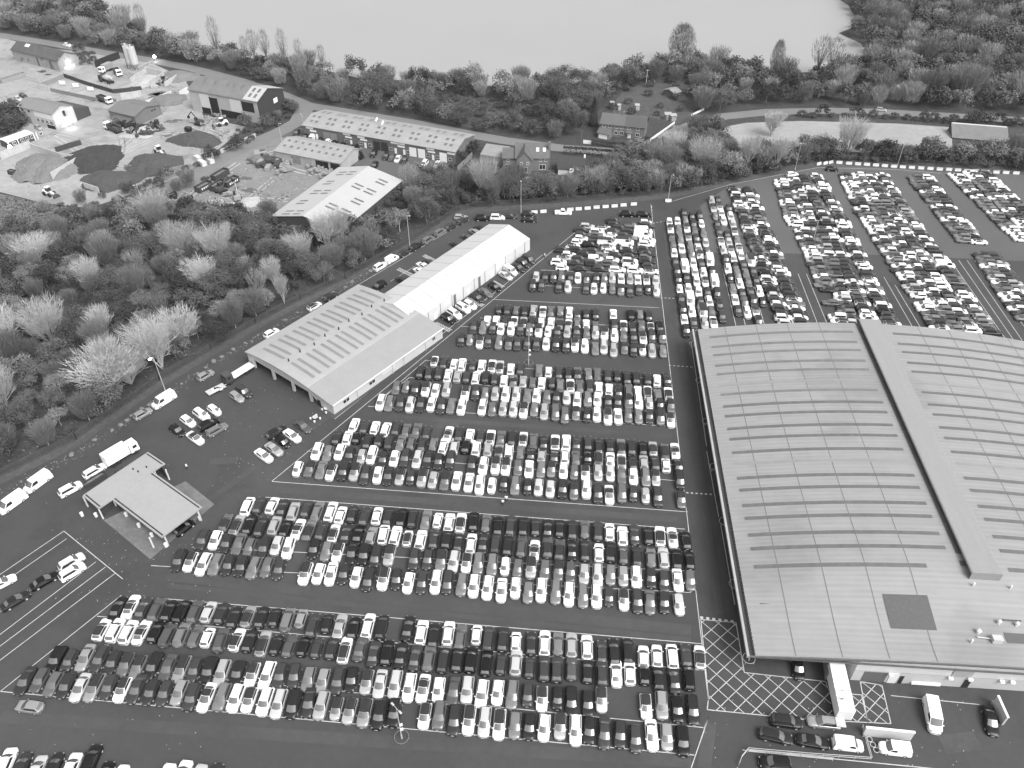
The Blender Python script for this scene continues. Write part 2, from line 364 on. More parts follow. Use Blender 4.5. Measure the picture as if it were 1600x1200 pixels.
o = st_.build('yard_debris', [mat('debris_dark', .06, .95), mat('debris_mid', .17, .95), mat('debris_pale', .42, .95)]); o['kind'] = 'stuff'; tag(o, 'stones and scraps scattered over the two yards', 'debris')
# ------------------------------------------------------------------ vehicles
TONE = {'w': ('white', mat('paint_white', .80, .3, coat=.5)), 's': ('silver', mat('paint_silver', .40, .3, metal=.35, coat=.5)),
        'g': ('grey', mat('paint_grey', .125, .35, metal=.3, coat=.3)), 'd': ('dark grey', mat('paint_dark', .030, .35, metal=.2, coat=.15, spec=.35)),
        'b': ('black', mat('paint_black', .008, .35, coat=.1, spec=.3))}
VAR = {'w': [TONE['w'][1], mat('paint_pearl', .70, .3, coat=.5), mat('paint_bright', .86, .3, coat=.5)], 's': [TONE['s'][1], mat('paint_pale_silver', .52, .3, metal=.3, coat=.5), mat('paint_champagne', .30, .3, metal=.35, coat=.5)],
       'g': [TONE['g'][1], mat('paint_mid_grey', .18, .35, metal=.3, coat=.3), mat('paint_slate', .075, .35, metal=.2, coat=.3)], 'd': [TONE['d'][1], mat('paint_graphite', .048, .35, metal=.3, coat=.15, spec=.35), mat('paint_deep', .016, .35, metal=.1, coat=.1, spec=.35)], 'b': [TONE['b'][1], mat('paint_jet', .006, .3, coat=.1, spec=.3)]}
TRIM = mat('black_trim', .02, .6); LENS = mat('headlight_lens', .22, .2); TAIL = mat('tail_lens', .05, .3); PLATE = mat('number_plate', .6, .5)
CGLASS = mat('car_glass', .03, .08, spec=.8); SCREEN = mat('car_windscreen', .10, .08, spec=1.0)  # screens have a lighter base: the sky's reflection is painted into the colour
PANO = mat('dark_glass_roof', .02, .12, spec=.8)
#        L    W    H    belt bonnet cowl wst  rre  rwb  deck
TYPES = {'hatchback': (4.15, 1.78, 1.47, .93, .88, .20, .03, -.37, -.465, .92),
         'saloon': (4.75, 1.82, 1.43, .93, .86, .20, .02, -.20, -.34, .98),
         'estate': (4.75, 1.82, 1.48, .95, .87, .21, .05, -.39, -.475, .9),
         'suv': (4.5, 1.88, 1.68, 1.05, 1.03, .21, .07, -.385, -.475, 1.0),
         'mini': (3.6, 1.65, 1.50, .95, .92, .24, .09, -.38, -.47, .92),
         'coupe': (4.5, 1.82, 1.36, .90, .82, .16, -.02, -.22, -.41, .95),
         'mpv': (4.5, 1.82, 1.68, 1.0, .98, .29, .12, -.42, -.475, 1.0),
         'pickup': (5.2, 1.88, 1.76, 1.06, 1.05, .19, .04, -.12, -.165, 1.06),
         'small_van': (4.4, 1.82, 1.83, 1.05, 1.0, .26, .14, -.46, -.49, 1.0),
         'van': (5.5, 2.0, 2.2, 1.25, 1.15, .34, .21, -.47, -.49, 1.1)}
TNAME = {'hatchback': 'hatchback', 'saloon': 'saloon', 'estate': 'estate car', 'suv': 'SUV', 'mini': 'small hatchback', 'coupe': 'coupe', 'mpv': 'people carrier', 'pickup': 'pickup', 'small_van': 'small van', 'van': 'panel van'}
def car_parts(kind):
    L, Wd, Hh, belt, bon, cowl, wst, rre, rwb, deck = TYPES[kind]; L *= 1.09; Wd *= 1.07; Hh *= 1.03
    w = Wd/2; b = .15; van = 'van' in kind; P = []
    def sec(x, k, t):
        h = [(0, b), (w*k*.88, b), (w*k, b+.16), (w*k*1.0, .62), (w*k*.965, t-.07), (w*k*.87, t), (w*k*.45, t+.025), (0, t+.03)]
        return [(x, y, z) for y, z in h]+[(x, -y, z) for y, z in h[-2:0:-1]]
    st = [(L/2, .42, .56), (L/2-.04, .62, .63), (L/2-.13, .78, bon-.20), (L/2-.28, .90, bon-.11), (L/2-.5, .97, bon-.05), (L/2-.85, 1, bon-.01), (L*cowl, 1, belt-.02), (0, 1, belt), (L*rre, .995, belt), (L*rwb, .975, max(deck, belt-.03)), (-L/2+.28, .945, deck-.01), (-L/2+.13, .87, deck-.06), (-L/2+.04, .75, deck-.13), (-L/2, .58, deck-.25)]
    if van: st[-3:] = [(L*rwb, .99, belt), (-L/2+.03, .97, belt), (-L/2, .94, belt-.1)]
    m = MB(); rows = [sec(*q) for q in st]; m.grid(rows, 0, closed=True); n = len(rows[0])
    m.f.append(tuple(range(n))); m.m.append(0); m.f.append(tuple(range((len(rows)-1)*n, len(rows)*n))[::-1]); m.m.append(0)
    wb = w*.90; wr = w*(.90 if van else .745); zt = Hh; zb = belt-.02
    x0, x1, x2, x3 = L*cowl, L*wst, L*rre, L*rwb
    zr = lambda x: zt-.035*((x-(x1+x2)/2)/((x1-x2)/2+.01))**2
    # roof with rounded edges, pillars and sides of the cabin
    YS = (-1, -.8, -.4, 0, .4, .8, 1); bf, bb = (.16, .10) if not van else (.10, .0)
    wl = lambda x: wr*(1-.07*max(0, (x1-x)/(x1-x2)-.35)) if not van else wr
    RX = (x1, x1*.75+x2*.25, (x1+x2)/2, x1*.25+x2*.75, x2)
    def rp(i, y):
        x = RX[i]; k = 1-y*y; xx = x+(bf*.7*k if i == 0 else -bb*k if i == 4 else 0)
        return (xx, y*wl(x), zr(x)-.04*abs(y)**3)
    m.grid([[rp(i, y) for y in YS] for i in range(5)], 1)
    for s in (-1, 1):
        top = [rp(i, s) for i in range(5)]
        bot = [(x, s*wb*(1 if i < 4 else .96), zb) for i, x in enumerate((x0, RX[1], RX[2], RX[3], x3))]
        m.grid([top, bot], 0)
    fb = lambda y: (x0+bf*1.6*(1-y*y), y*wb, zb+.02*(1-y*y)); rb_ = lambda y: (x3-bb*(1-y*y), y*wb*.96, zb+.02*(1-y*y))
    m.grid([[fb(y) for y in YS], [rp(0, y) for y in YS]], 0); m.grid([[rp(4, y) for y in YS], [rb_(y) for y in YS]], 0)
    # trim: sills, bumper grille, plates
    m.box((L/2-.02, 0, .45), (.08, w*1.1, .16), 0, 2); m.box((-L/2+.02, 0, .40), (.08, w*1.3, .14), 0, 2)
    m.box((L/2+.025, 0, .42), (.02, .5, .11), 0, 3); m.box((-L/2-.025, 0, .6), (.02, .5, .11), 0, 3)
    if kind in ('suv', 'estate'):
        for s in (-1, 1): m.box(((x1+x2)/2, s*wr*.93, zt+.01), ((x1-x2)*.85, .05, .05), 0, 2)
    P.append(('body', m, 'body', True))
    def lerp3(a, c, t): return tuple(a[i]+(c[i]-a[i])*t for i in range(3))
    def quad(name, bl, br, tr, tl, off, ins=(.06, .06)):
        u, v = ins; q = MB()
        B0 = lerp3(bl, br, u); B1 = lerp3(bl, br, 1-u); T0 = lerp3(tl, tr, u); T1 = lerp3(tl, tr, 1-u)
        p = [lerp3(B0, T0, v), lerp3(B1, T1, v), lerp3(B1, T1, 1-v*.6), lerp3(B0, T0, 1-v*.6)]
        p = [tuple(c+o for c, o in zip(x, off)) for x in p]
        q.face(p); P.append((name, q, 'glass' if 'side' in name else 'screen', False))
    def curved(name, bot, top, off, k=.9, lo=.05, hi=.96):
        q = MB(); yy = [y*k for y in (-1, -.6, -.2, .2, .6, 1)]; q.grid([[tuple(c+o for c, o in zip(lerp3(bot(y), top(y), t), off)) for y in yy] for t in (lo, .5, hi)]); P.append((name, q, 'screen', True))
    curved('windscreen', fb, lambda y: rp(0, y), (.03, 0, .035))
    if not van: curved('rear_window', rb_, lambda y: rp(4, y), (-.03, 0, .03), .86, .16, .95)
    for s in (-1, 1):
        e = x2 if not van else x1-.25*(x1-x2); e3 = x3+.12 if not van else e
        a = (x0-.12, s*(wb), zb); c = (e3, s*wb, zb); d = (e+.06, s*wr, zt-.06); f = (x1-.06, s*wr, zt-.06)
        if s > 0: quad('side_window', c, a, f, d, (0, .014, 0), (.02, .12))
        else: quad('side_window', a, c, d, f, (0, -.014, 0), (.02, .12))
    r = .33 if kind != 'van' else .36
    for sx in (.30, -.29):
        for s in (-1, 1):
            q = MB(); q.tube((L*sx, s*(w-.17), r), (L*sx, s*(w+.012), r), r, r, 14, 0); q.tube((L*sx, s*(w+.012), r), (L*sx, s*(w+.02), r), r*.62, r*.55, 10, 1)
            P.append(('wheel', q, 'wheel', False))
    for s in (-1, 1):
        q = MB(); q.box((L/2-.17, s*w*.66, bon-.22), (.20, w*.32, .12), -s*.6); P.append(('headlight', q, 'lens', False))
        q = MB(); q.box((-L/2+.07, s*w*.74, deck-.16 if not van else 1.1), (.12, w*.26, .18 if not van else .4), s*.3); P.append(('tail_light', q, 'tail', False))
        q = MB(); q.box((x0-.18, s*(w+.08), zb+.05), (.12, .2, .14), s*.2); P.append(('mirror', q, 'paint', False))
    return P
SLOTS = {'glass': [CGLASS], 'screen': [SCREEN], 'lens': [LENS], 'tail': [TAIL], 'wheel': [RUBBER, STEEL]}
PROTO = {}
for k in TYPES:
    L_ = []
    for name, mb, role, sm in car_parts(k):
        mats = [TONE['w'][1], TONE['w'][1], TRIM, PLATE] if role == 'body' else ([TONE['w'][1]] if role == 'paint' else SLOTS[role])
        me = mb.mesh(name, mats, sm)
        if sm: me.set_sharp_from_angle(angle=math.radians(34))
        L_.append((name, me, role, mb))
    PROTO[k] = L_
CAR_N = 0
def add_car(kind, tone, pano, loc, rz, label, group=None, full=True):
    cat = 'van' if 'van' in kind else 'car'
    nm = {'small_van': 'small_van', 'van': 'panel_van'}.get(kind, 'parked_car')
    root = thing(nm, loc, rz, label, cat, group); pm = random.choice(VAR[tone])
    for name, me, role, mb in PROTO[kind]:
        o = bpy.data.objects.new(name, me); COL.objects.link(o); o.parent = root
        if role in ('body', 'paint'):
            o.material_slots[0].link = 'OBJECT'; o.material_slots[0].material = pm
            if role == 'body':
                o.material_slots[1].link = 'OBJECT'; o.material_slots[1].material = PANO if pano else pm
    return root
MASS = {}       # far cars joined into one mesh
class Mass:
    def __init__(s): s.v = []; s.f = []; s.mi = []; s.n = 0
    def add(s, proto, M, tone, pano):
        c, sn = math.cos(M[3]), math.sin(M[3]); tm = 'wsgdb'.index(tone); tm = tm if random.random() < .55 or tm > 3 else 10+tm
        for name, me, role, mb in proto:
            if role in ('tail', 'paint'): continue
            if role == 'wheel': fs = range(len(mb.f))
            k = s.n; s.v += [(M[0]+x*c-y*sn, M[1]+x*sn+y*c, M[2]+z) for x, y, z in mb.v]; s.n += len(mb.v)
            for f, q in zip(mb.f, mb.m):
                s.f.append(tuple(i+k for i in f))
                s.mi.append({'body': (tm, 8 if pano else tm, 5, 6)[q] if role == 'body' else 0, 'glass': 7, 'screen': 9, 'wheel': 5, 'lens': 6}[role])
    def build(s, name):
        me = bpy.data.meshes.new(name); me.from_pydata(s.v, [], s.f)
        for q in [TONE[t][1] for t in 'wsgdb']+[TRIM, LENS, CGLASS, PANO, SCREEN]+[VAR[t][1] for t in 'wsgd']: me.materials.append(q)
        me.polygons.foreach_set('material_index', s.mi); me.update()
        o = bpy.data.objects.new(name, me); COL.objects.link(o); return o
ALLC = []   # (dist, kind, tone, pano, loc, rz, label, group)
KW = [('hatchback', 36), ('suv', 24), ('saloon', 13), ('estate', 13), ('mini', 8), ('mpv', 6)]
def pick_kind(): return random.choices([k for k, _ in KW], [w for _, w in KW])[0]
def push(kind, tone, loc, rz, label, group, pano=None, single=False):
    d = (Vector(loc)-Vector((0, 0, H))).length
    if pano is None: pano = tone in 'wsg' and random.random() < .18
    ALLC.append([d, kind, tone, pano, tuple(loc), rz, label, group, single])
CAX = math.radians(85.41)     # the bays run this way on the ground
def bayrow(block, row, p0, p1, tones, face):
    """cars side by side in bays, evenly from pixel p0 to pixel p1; '-' is an empty bay"""
    t = tones.replace(' ', ''); A = G(*p0, .75); B = G(*p1, .75); n = len(t); c = 0
    for i, ch in enumerate(t):
        if ch == '-': continue
        c += 1
        p = A.lerp(B, i/(n-1)); k = pick_kind(); pano = None; tone = ch.lower()
        if ch.isupper(): pano = True
        d = Vector((math.cos(CAX), math.sin(CAX), 0)); off = random.gauss(0, .28)
        n_ = Vector((-d.y, d.x, 0)); p = p+d*off+n_*random.gauss(0, .10)
        rz = CAX+(0 if face > 0 else math.pi)+random.gauss(0, .02)
        push(k, tone, (p.x, p.y, .02), rz, (block, row, c), 'cars parked in the rows of the main car park', pano)
BL = {1: 'nearest block', 2: 'second nearest block', 3: 'third nearest block', 4: 'fourth block', 5: 'fifth block', 6: 'two-row block'}
RW = ['back row', 'second row', 'third row', 'front row']
bayrow(1, 0, (185, 945), (1094, 1027), 'bwdgbbgsdds ddgsddsbwd-dwdwgwdd wdwgswdddwwwdw', 1)
bayrow(1, 1, (159, 982), (1077, 1061), 'wwwwbgggwgWd sdgbddwgdbddgddbbd sdddgddwwbddb', 1)
bayrow(1, 2, (89, 1027), (1082, 1108), 'bdsddggdgsddsdw wddgsddSsswWwgsww gdwdddS--Wsbd', -1)
bayrow(1, 3, (40, 1062), (1066, 1155), 'dggdsSdWdddsdWgw WwsddsssSdd-WgdwsWg dwSwddddwsb', -1)
bayrow(2, 0, (386, 791), (1071, 840), 'wdwdsdgwwddwdbdgwwWbgbd dddddgdwwddwWb', 1)
bayrow(2, 1, (352, 817), (1077, 875), 'gsb dsbwgdWdbswwwwdddwddd gWGgddwdgdgsbb', 1)
bayrow(2, 2, (316, 844), (1080, 909), 'dwdgg dsw-dgWdddS-ddgsWggw gSgggssgswddwg', -1)
bayrow(2, 3, (279, 876), (1060, 944), 'dwwgddg gd-wwwdwdwdwdwdgwww wgwgwgwdWdgds', -1)
bayrow(3, 0, (554, 665), (1056, 705), 'wdwwdggd-wdwdWgd WgdwwddddgdbSgW', 1)
bayrow(3, 1, (526, 682), (1060, 727), 'dwbdddggdgwsbwssw gdsdwgbSwWdsdwd', 1)
bayrow(3, 2, (496, 706), (1062, 750), 'wgwdswdwdsddd-dwwW gwggwgWssgwgS-d', -1)
bayrow(3, 3, (466, 732), (1065, 780), 'wggWdsdwdSdssgwwwwd gdssdgwdwgdsd-g', -1)
bayrow(4, 0, (679, 565), (1042, 593.6), 'wdwwdwwSwd-gwddgggdddddwd', 1)
bayrow(4, 1, (657, 581.5), (1043, 616.4), 'dddwsdwddwgs gwdgWgdwwdgwWgW', 1)
bayrow(4, 2, (618.7, 605), (1047, 632.6), 'ggdWws-wdgswsg wgdswgwddgwsdg', -1)
bayrow(4, 3, (594.4, 627.7), (1048, 655.4), 'wgdsdwdgw-wgsswg sgggdwwwggdgW', -1)
bayrow(5, 0, (779.4, 482.5), (1013.75, 493), 'ddgdswggwddd-w-bgd', 1)
bayrow(5, 1, (761, 500.6), (1031.5, 511), 'wwdwSdwwGwgwg-dWdgWb', 1)
bayrow(5, 2, (740, 510.6), (1034.4, 528), 'dgdwwdgwwdsdgswwgdwdg', -1)
bayrow(5, 3, (720, 531), (1035.6, 548.8), 'dgwdggdddwddwwgssgdWsg', -1)
bayrow(6, 0, (838, 432), (1024, 438.4), 'sddgdwgdgswswWs', -1)
bayrow(6, 1, (832.4, 446), (1026, 455), 'dd-ds-dwwggddds', -1)
def column(p0, p1, tones, face, group, axis='row', step=None, vans=()):
    """cars one behind the other from pixel p0 to pixel p1"""
    t = tones.replace(' ', ''); A = G(*p0, .8); B = G(*p1, .8); n = step or len(t)
    dr = (B-A).normalized(); a = math.atan2(dr.y, dr.x)
    for i in range(n):
        ch = t[i % len(t)]
        if ch == '-': continue
        p = A.lerp(B, i/max(n-1, 1))
        if axis == 'row': rz = math.radians(-5.5)+(0 if face > 0 else math.pi)
        else: rz = a
        k = pick_kind()
        if ch == 'V': k = 'van'; ch = 'w'
        if ch == 'v': k = 'small_van'; ch = 'w'
        nrm = Vector((math.cos(rz), math.sin(rz), 0)); p = p+nrm*random.gauss(0, .2)
        push(k, ch.lower(), (p.x, p.y, .03), rz+random.gauss(0, .02), group, group, True if ch.isupper() else None)
gR = 'nose-to-tail'
for p0, p1, t in [((1046, 347), (1072, 517), 'wWggwdddwddwd'), ((1058.5, 346), (1084, 505), 'wggwgVdwVwd'), ((1069, 333.5), (1100.75, 505), 'dgWsggwwwwdVs'), ((1081, 339), (1115, 503.5), 'ddgdwwdwwdwgw'), ((1093, 336.5), (1128.5, 496), 'dwgsgVdVddd'),
                  ((1112, 314), (1153, 485.5), 'ssgddwsdwdgwd'), ((1122, 313), (1167.5, 488.5), 'dwww-dswwdgwdgw'), ((1139, 327.5), (1185.5, 503.5), 'dwswgwwdggddwd'), ((1172.5, 409), (1191.5, 472.7), 'Vddwd')]:
    column(p0, p1, t, -1, gR, axis='col')
gS = 'side-on'
def side(p0, p1, t, face):
    A = G(*p0, .8); B = G(*p1, .8); column(p0, p1, t, face, gS, step=max(2, round((B-A).length/2.22)+1))
side((1149, 295), (1227.5, 503.5), 'sdwddwwgdgddwwwdddggdwwbdbwwdb', 1); side((1171, 296), (1253, 503.5), 'ddwgwdwddggwdddwwddwgddwwddd', 1)
side((1220, 282), (1241, 349.5), 'wwwdggdwwggg', -1); side((1240, 281), (1266, 348), 'wdddwgsddwgwg', -1); side((1257, 276), (1294, 348), 'dddgwwdddgdgwdsd', 1); side((1277, 274), (1321, 352), 'wwdwwwdddwgwgdb', 1)
side((1254, 360), (1310, 502), 'wdwdgwwwsdggwggd--g--w', -1); side((1279, 358), (1328.5, 503), 'sddgdsgwdggdg-sddw', -1); side((1298, 358), (1361, 503), 'wdwwdddwddddddwdWgd', 1); side((1325, 363), (1394, 507), 'ddwwddwdww-dwwgwddwb', 1)
side((1320, 273), (1342, 317), 'dwgwwwwswd', -1); side((1341, 272), (1366, 317), 'wwgwdgwgwwg', -1); side((1361, 273), (1387, 317), 'gwdwdgdwddg', 1); side((1380, 273), (1408, 317), 'wdgwdwwgdgd', 1)
side((1346, 326), (1467, 512), 'wdgwwwwwdwdgwgwgwdwwdssw-wwggd', -1); side((1371, 327), (1492, 513), 'ggdggwdgwgwddwwdwdgdwdwdww', -1); side((1392, 325), (1519, 516), 'dgwdwdgwwdddgwgwdd-wwww', 1); side((1412, 325), (1549, 518.7), 'gsggdwwgdwdwd-wwVddgg-dwwdw', 1)
side((1428, 276.7), (1507, 375), 'ggggdwgdg-wdggwdggd', -1); side((1450, 277), (1529, 377), 'wwddwwbdd-wdddwwwgWb', 1)
side((1533, 397), (1598, 496), 'dggwggswggwwdw', -1); side((1556, 400), (1625, 505), 'ddswdddsgwd', 1)
side((1491, 272), (1595, 373), 'wwwwggwdwggggwggdgw', -1); side((1515, 269), (1618, 370), 'wwwggggdgwgggwgd', -1); side((1540, 269), (1640, 366), 'gbdwwwwdwwdg', 1)
# block 7: three-deep triangle of side-on cars and vans
for x, y, t in [(425, 670, 'w'), (385, 610, 'w'), (455, 560, 's'), (500, 520, 'w'), (430, 470, 'd'), (635, 680, 'd'), (575, 610, 'd'), (620, 575, 'd'), (680, 520, 'd'), (590, 470, 'd'), (545, 425, 'w'), (595, 380, 'w'), (640, 335, 'w'), (650, 295, 'd'), (650, 240, 'd'), (710, 205, 's'),
                (855, 685, 'd'), (775, 625, 'd'), (805, 575, 'v'), (870, 530, 'g'), (780, 480, 'd'), (740, 408, 'b'), (815, 345, 'g'), (810, 295, 'g'), (820, 262, 'w'), (900, 215, 'w'), (1050, 690, 'w'), (960, 625, 'g'), (990, 580, 'w'), (1040, 530, 'd'), (980, 485, 'w'), (950, 440, 'w'), (930, 388, 'V'), (990, 345, 'w'), (980, 303, 'w'), (1010, 262, 'g'), (1080, 222, 'd'), (1020, 178, 'd'), (1010, 138, 'd'),
                (1255, 700, 'w'), (1200, 632, 'v'), (1190, 590, 'w'), (1200, 542, 'd'), (1185, 490, 'd'), (1155, 442, 'w'), (1130, 382, 'V'), (1200, 332, 'g'), (1130, 302, 'd'), (1170, 262, 'd'), (1220, 225, 'g'), (1200, 185, 's'), (1435, 710, 'w'), (1410, 650, 'd'), (1390, 598, 'd'), (1370, 552, 'g'), (1390, 508, 'd'), (1360, 460, 'd'), (1380, 400, 'w'), (1395, 358, 'w'), (1340, 300, 'V'), (1345, 258, 'V'), (1390, 195, 'd'), (1375, 155, 'w')]:
    p = G(820+x/7.273, 325+y/7.273+1, .7); k = {'v': 'small_van', 'V': 'van'}.get(t, None) or pick_kind()
    push(k, 'w' if t in 'vV' else t, (p.x, p.y, .02), math.radians(-5.5)+random.gauss(0, .03), 'tri', 'cars and vans packed in the triangular block')
# vehicles standing on their own
def one(kind, tone, px, py, dx, dy, label, pano=None):
    p = G(px, py, .7); rz = heading(px, py, dx, dy); push(kind, tone, (p.x, p.y, .02), rz, label, None, pano, True)
gW = 'cars standing loose on the tarmac by the workshop'
one('hatchback', 'b', 277, 672, 1, .72, 'small black hatchback at the lower left of the loose cluster west of the workshop')
one('hatchback', 'w', 294, 658, 1, .72, 'white hatchback beside the black SUV in the loose cluster west of the workshop', False)
one('saloon', 'w', 305, 684, 1, .72, 'white saloon with dark sunroof at the bottom of the loose cluster', True)
one('suv', 'w', 315, 648, 1, .72, 'white SUV nosing up to the black car in the loose cluster', False)
one('mini', 'w', 335, 641, 1, .72, 'small white hatchback at the top of the loose cluster west of the workshop', False)
one('suv', 'b', 326, 663, 1, -.55, 'black SUV parked crosswise in the middle of the loose cluster')
one('estate', 'g', 339, 671, 1, -.55, 'grey estate car parked crosswise right of the black SUV')
one('hatchback', 's', 370, 620, 1, .7, 'silver-roofed hatchback near the trailer in front of the workshop')
one('suv', 'd', 381, 612, 1, .7, 'dark SUV beside the silver hatchback near the recovery truck')
one('estate', 'd', 432, 675, 1, -.6, 'dark estate car parked crosswise above the white saloons south of the workshop')
one('saloon', 's', 428, 701.5, 1, .72, 'silver car between the white saloon and the small black car')
one('saloon', 'w', 412, 711.5, 1, .72, 'white saloon at the lower end of the short row south of the workshop', False)
one('mini', 'b', 442.5, 690.5, 1, .72, 'small black car in the short row south of the workshop')
one('saloon', 'w', 456.5, 680.5, 1, .72, 'white saloon second from the top of the short row south of the workshop', False)
one('coupe', 'g', 473.5, 666, 1, .72, 'grey coupe at the upper end of the short row south of the workshop')
one('van', 'w', 256, 626, -1, .62, 'white panel van parked by the lamp post on the left verge')
one('hatchback', 's', 223, 646, 1, -.55, 'silver and dark hatchback on the verge behind the white panel van')
one('hatchback', 's', 321, 586, 1, -.58, 'silver hatchback among the boulders on the verge left of the workshop')
one('van', 'w', 59, 754, -1, .72, 'white panel van on the verge at the left, nearer the wash canopy')
one('van', 'w', 19, 786, -1, .72, 'white panel van cut by the left edge of the photo')
one('suv', 'w', 110, 764, 1, -.55, 'white SUV left of the wash canopy', False)
one('estate', 'w', 148, 735, 1, -.6, 'white estate car between the wash canopy and the box lorry', False)
one('hatchback', 'b', 288, 824, 1, -.75, 'black hatchback half hidden under the near edge of the wash canopy')
one('suv', 'w', 112, 878, 1, -.6, 'white SUV, upper of two in the left overflow bays', False)
one('suv', 'w', 113, 893, 1, -.6, 'white SUV, lower of two in the left overflow bays', False)
one('saloon', 'b', 69, 907, 1, -.55, 'black saloon in the left overflow bays')
one('saloon', 'd', 24, 938, 1, -.6, 'dark saloon in the lowest of the left overflow bays')
one('saloon', 'w', 2, 911, 1, -.5, 'white saloon cut by the left edge in the overflow bays')
one('hatchback', 's', 46, 1104, -1, -.14, 'silver hatchback alone in the aisle below the nearest block')
one('hatchback', 'w', 424, 520, 1, -.58, 'white hatchback on the verge behind the workshop roof')
one('hatchback', 'w', 491, 478, 1, -.58, 'white hatchback with black sunroof on the verge beyond the workshop', True)
one('hatchback', 'd', 516, 463, 1, -.58, 'dark hatchback on the verge at the north corner of the workshop')
for i, (x, y, t, k) in enumerate([(594, 416, 'w', 'suv'), (612.5, 404.5, 'w', 'small_van'), (631, 395, 'd', 'hatchback'), (650, 385.5, 'd', 'suv'), (669, 374.5, 'g', 'suv'), (687.5, 362.5, 'g', 'suv'), (705, 354, 'd', 'suv'), (724, 344, 'd', 'estate')]):
    one(k, t, x, y, 1, -.6, f'{TONE[t][0]} {TNAME[k]}, {ordn(i+1)} from the bottom of the line along the left fence')
for x, y, t, k, l in [(720, 339, 's', 'hatchback', 'silver hatchback against the fence at the bend above the marquee'), (754, 341, 'b', 'suv', 'black SUV at the left of the line above the marquee end'), (777.5, 339.5, 'w', 'suv', 'white SUV in the line above the marquee end'), (796, 337.5, 'd', 'saloon', 'dark saloon right of the white SUV above the marquee'), (826, 334.5, 'd', 'hatchback', 'dark hatchback behind the lamp post above the marquee'), (827, 343, 'd', 'saloon', 'dark saloon in front of another by the lamp post above the marquee'), (980, 334.6, 'b', 'suv', 'black SUV, left of two at the top of the triangular block'), (1005.6, 335, 'b', 'estate', 'black estate, right of two at the top of the triangular block')]:
    one(k, t, x, y, 1, .02, l)
for i, (x, y, t, k) in enumerate([(592, 447, 'b', 'suv'), (627, 437, 'd', 'hatchback'), (655, 423, 'w', 'hatchback'), (661, 415, 'w', 'saloon'), (670, 410, 'd', 'saloon'), (712, 382, 'd', 'hatchback'), (730, 371, 'g', 'saloon'), (741, 362, 's', 'hatchback'), (749, 357, 'd', 'hatchback')]):
    one(k, t, x, y, -1, -.55 if i else .62, f'{TONE[t][0]} {TNAME[k]}, {ordn(i+1)} from the bottom left of the marquee')
for i, (x, y, t, k) in enumerate([(677.5, 518, 'w', 'hatchback'), (701, 498, 'b', 'suv'), (710, 490, 'w', 'suv'), (724, 481, 'w', 'suv'), (734.5, 476, 'w', 'hatchback'), (746, 465, 'd', 'hatchback'), (758.5, 457, 'g', 'saloon'), (773.5, 448, 'b', 'hatchback'), (790, 430.5, 's', 'saloon'), (798, 423, 'small_van', 'small_van'), (810, 417.5, 'd', 'saloon'), (817.5, 411, 'd', 'suv'), (826, 405, 'd', 'mpv')]):
    t = 'w' if t == 'small_van' else t
    one(k, t, x, y, 1, .6, f'{TONE[t][0]} {TNAME[k]}, {ordn(i+1)} from the bottom along the right side of the marquee')
one('pickup', 'w', 880, 331.5, 1, .02, 'white pickup among the barrier blocks above the marquee end', False)
one('hatchback', 'b', 1300, 264, 1, .05, 'black hatchback alone by the top corner of the car park')
one('hatchback', 'w', 1238, 272, 1, -.1, 'white hatchback at the foot of a lamp post by the top fence')
for x, y, t, k, dx, dy, l in [(1229, 1127, 'd', 'suv', 1, .12, 'dark SUV, upper left of the cars by the warehouse entrance'), (1287, 1128, 's', 'estate', -1, -.1, 'silver estate at the edge of the hatched box by the entrance'), (1212, 1150, 'd', 'estate', 1, .22, 'dark estate car, lower left of the cars by the warehouse entrance'), (1270, 1158, 'b', 'saloon', 1, .16, 'black saloon between the dark estate and the small white van'), (1325, 1163, 'w', 'small_van', 1, .12, 'small white van facing right near the display wall'), (1398, 1170, 'w', 'small_van', -1, -.12, 'small white van facing left below the display wall'), (1211, 1192, 'b', 'suv', -1, -.06, 'black SUV below the barrier rail at the bottom edge'), (1247, 1043, 'b', 'hatchback', .16, 1, 'black hatchback under the warehouse canopy'), (1457, 1118, 'w', 'van', .2, 1, 'white panel van parked nose down before the warehouse doors'), (1548, 1126, 'b', 'saloon', .2, 1, 'black saloon beside the leaning screen at the warehouse'), (1377, 171, 's', 'hatchback', 1, .08, 'silver car driving on the far lane'), (105, 70, 'w', 'hatchback', 1, .25, 'white car on the lane at the top left')]:
    one(k, t, x, y, dx, dy, l)
for i, (x, y, t, k) in enumerate([(10, 1192, 'w', 'suv'), (34, 1197, 'd', 'hatchback'), (58, 1202, 's', 'hatchback'), (84, 1198, 'd', 'hatchback'), (112, 1200, 'w', 'suv'), (143, 1187, 'b', 'suv'), (163, 1212, 'b', 'hatchback'), (186, 1217, 'w', 'hatchback'), (258, 1217, 'w', 'suv'), (284, 1212, 'w', 'suv'), (308, 1216, 's', 'hatchback'), (334, 1215, 'd', 'hatchback')]):
    one(k, t, x, y, .42, -1, f'{TONE[t][0]} {TNAME[k]}, {ordn(i+1)} from the left in the cut-off bottom row')
for i, (x, y, t) in enumerate([(2, 166, 'g'), (9, 162, 's'), (18, 157.5, 'd'), (28, 154, 's'), (36, 149, 'd')]):
    one('hatchback', t, x, y, 1, .5, f'{TONE[t][0]} hatchback, {ordn(i+1)} from the left in the bays above the yard office')
for x, y, t, l in [(24, 170, 'd', 'dark hatchback at the left gable of the yard office'), (6, 205, 'b', 'black car behind the portable cabin at the left edge'), (14, 200, 'w', 'white car behind the portable cabin'), (28, 197, 'b', 'black car left of the yard office front'), (37, 192.5, 'g', 'grey car left of the yard office front'), (60, 199, 's', 'silver and black car at the front of the yard office')]:
    one('hatchback', t, x, y, 1, .5, l)
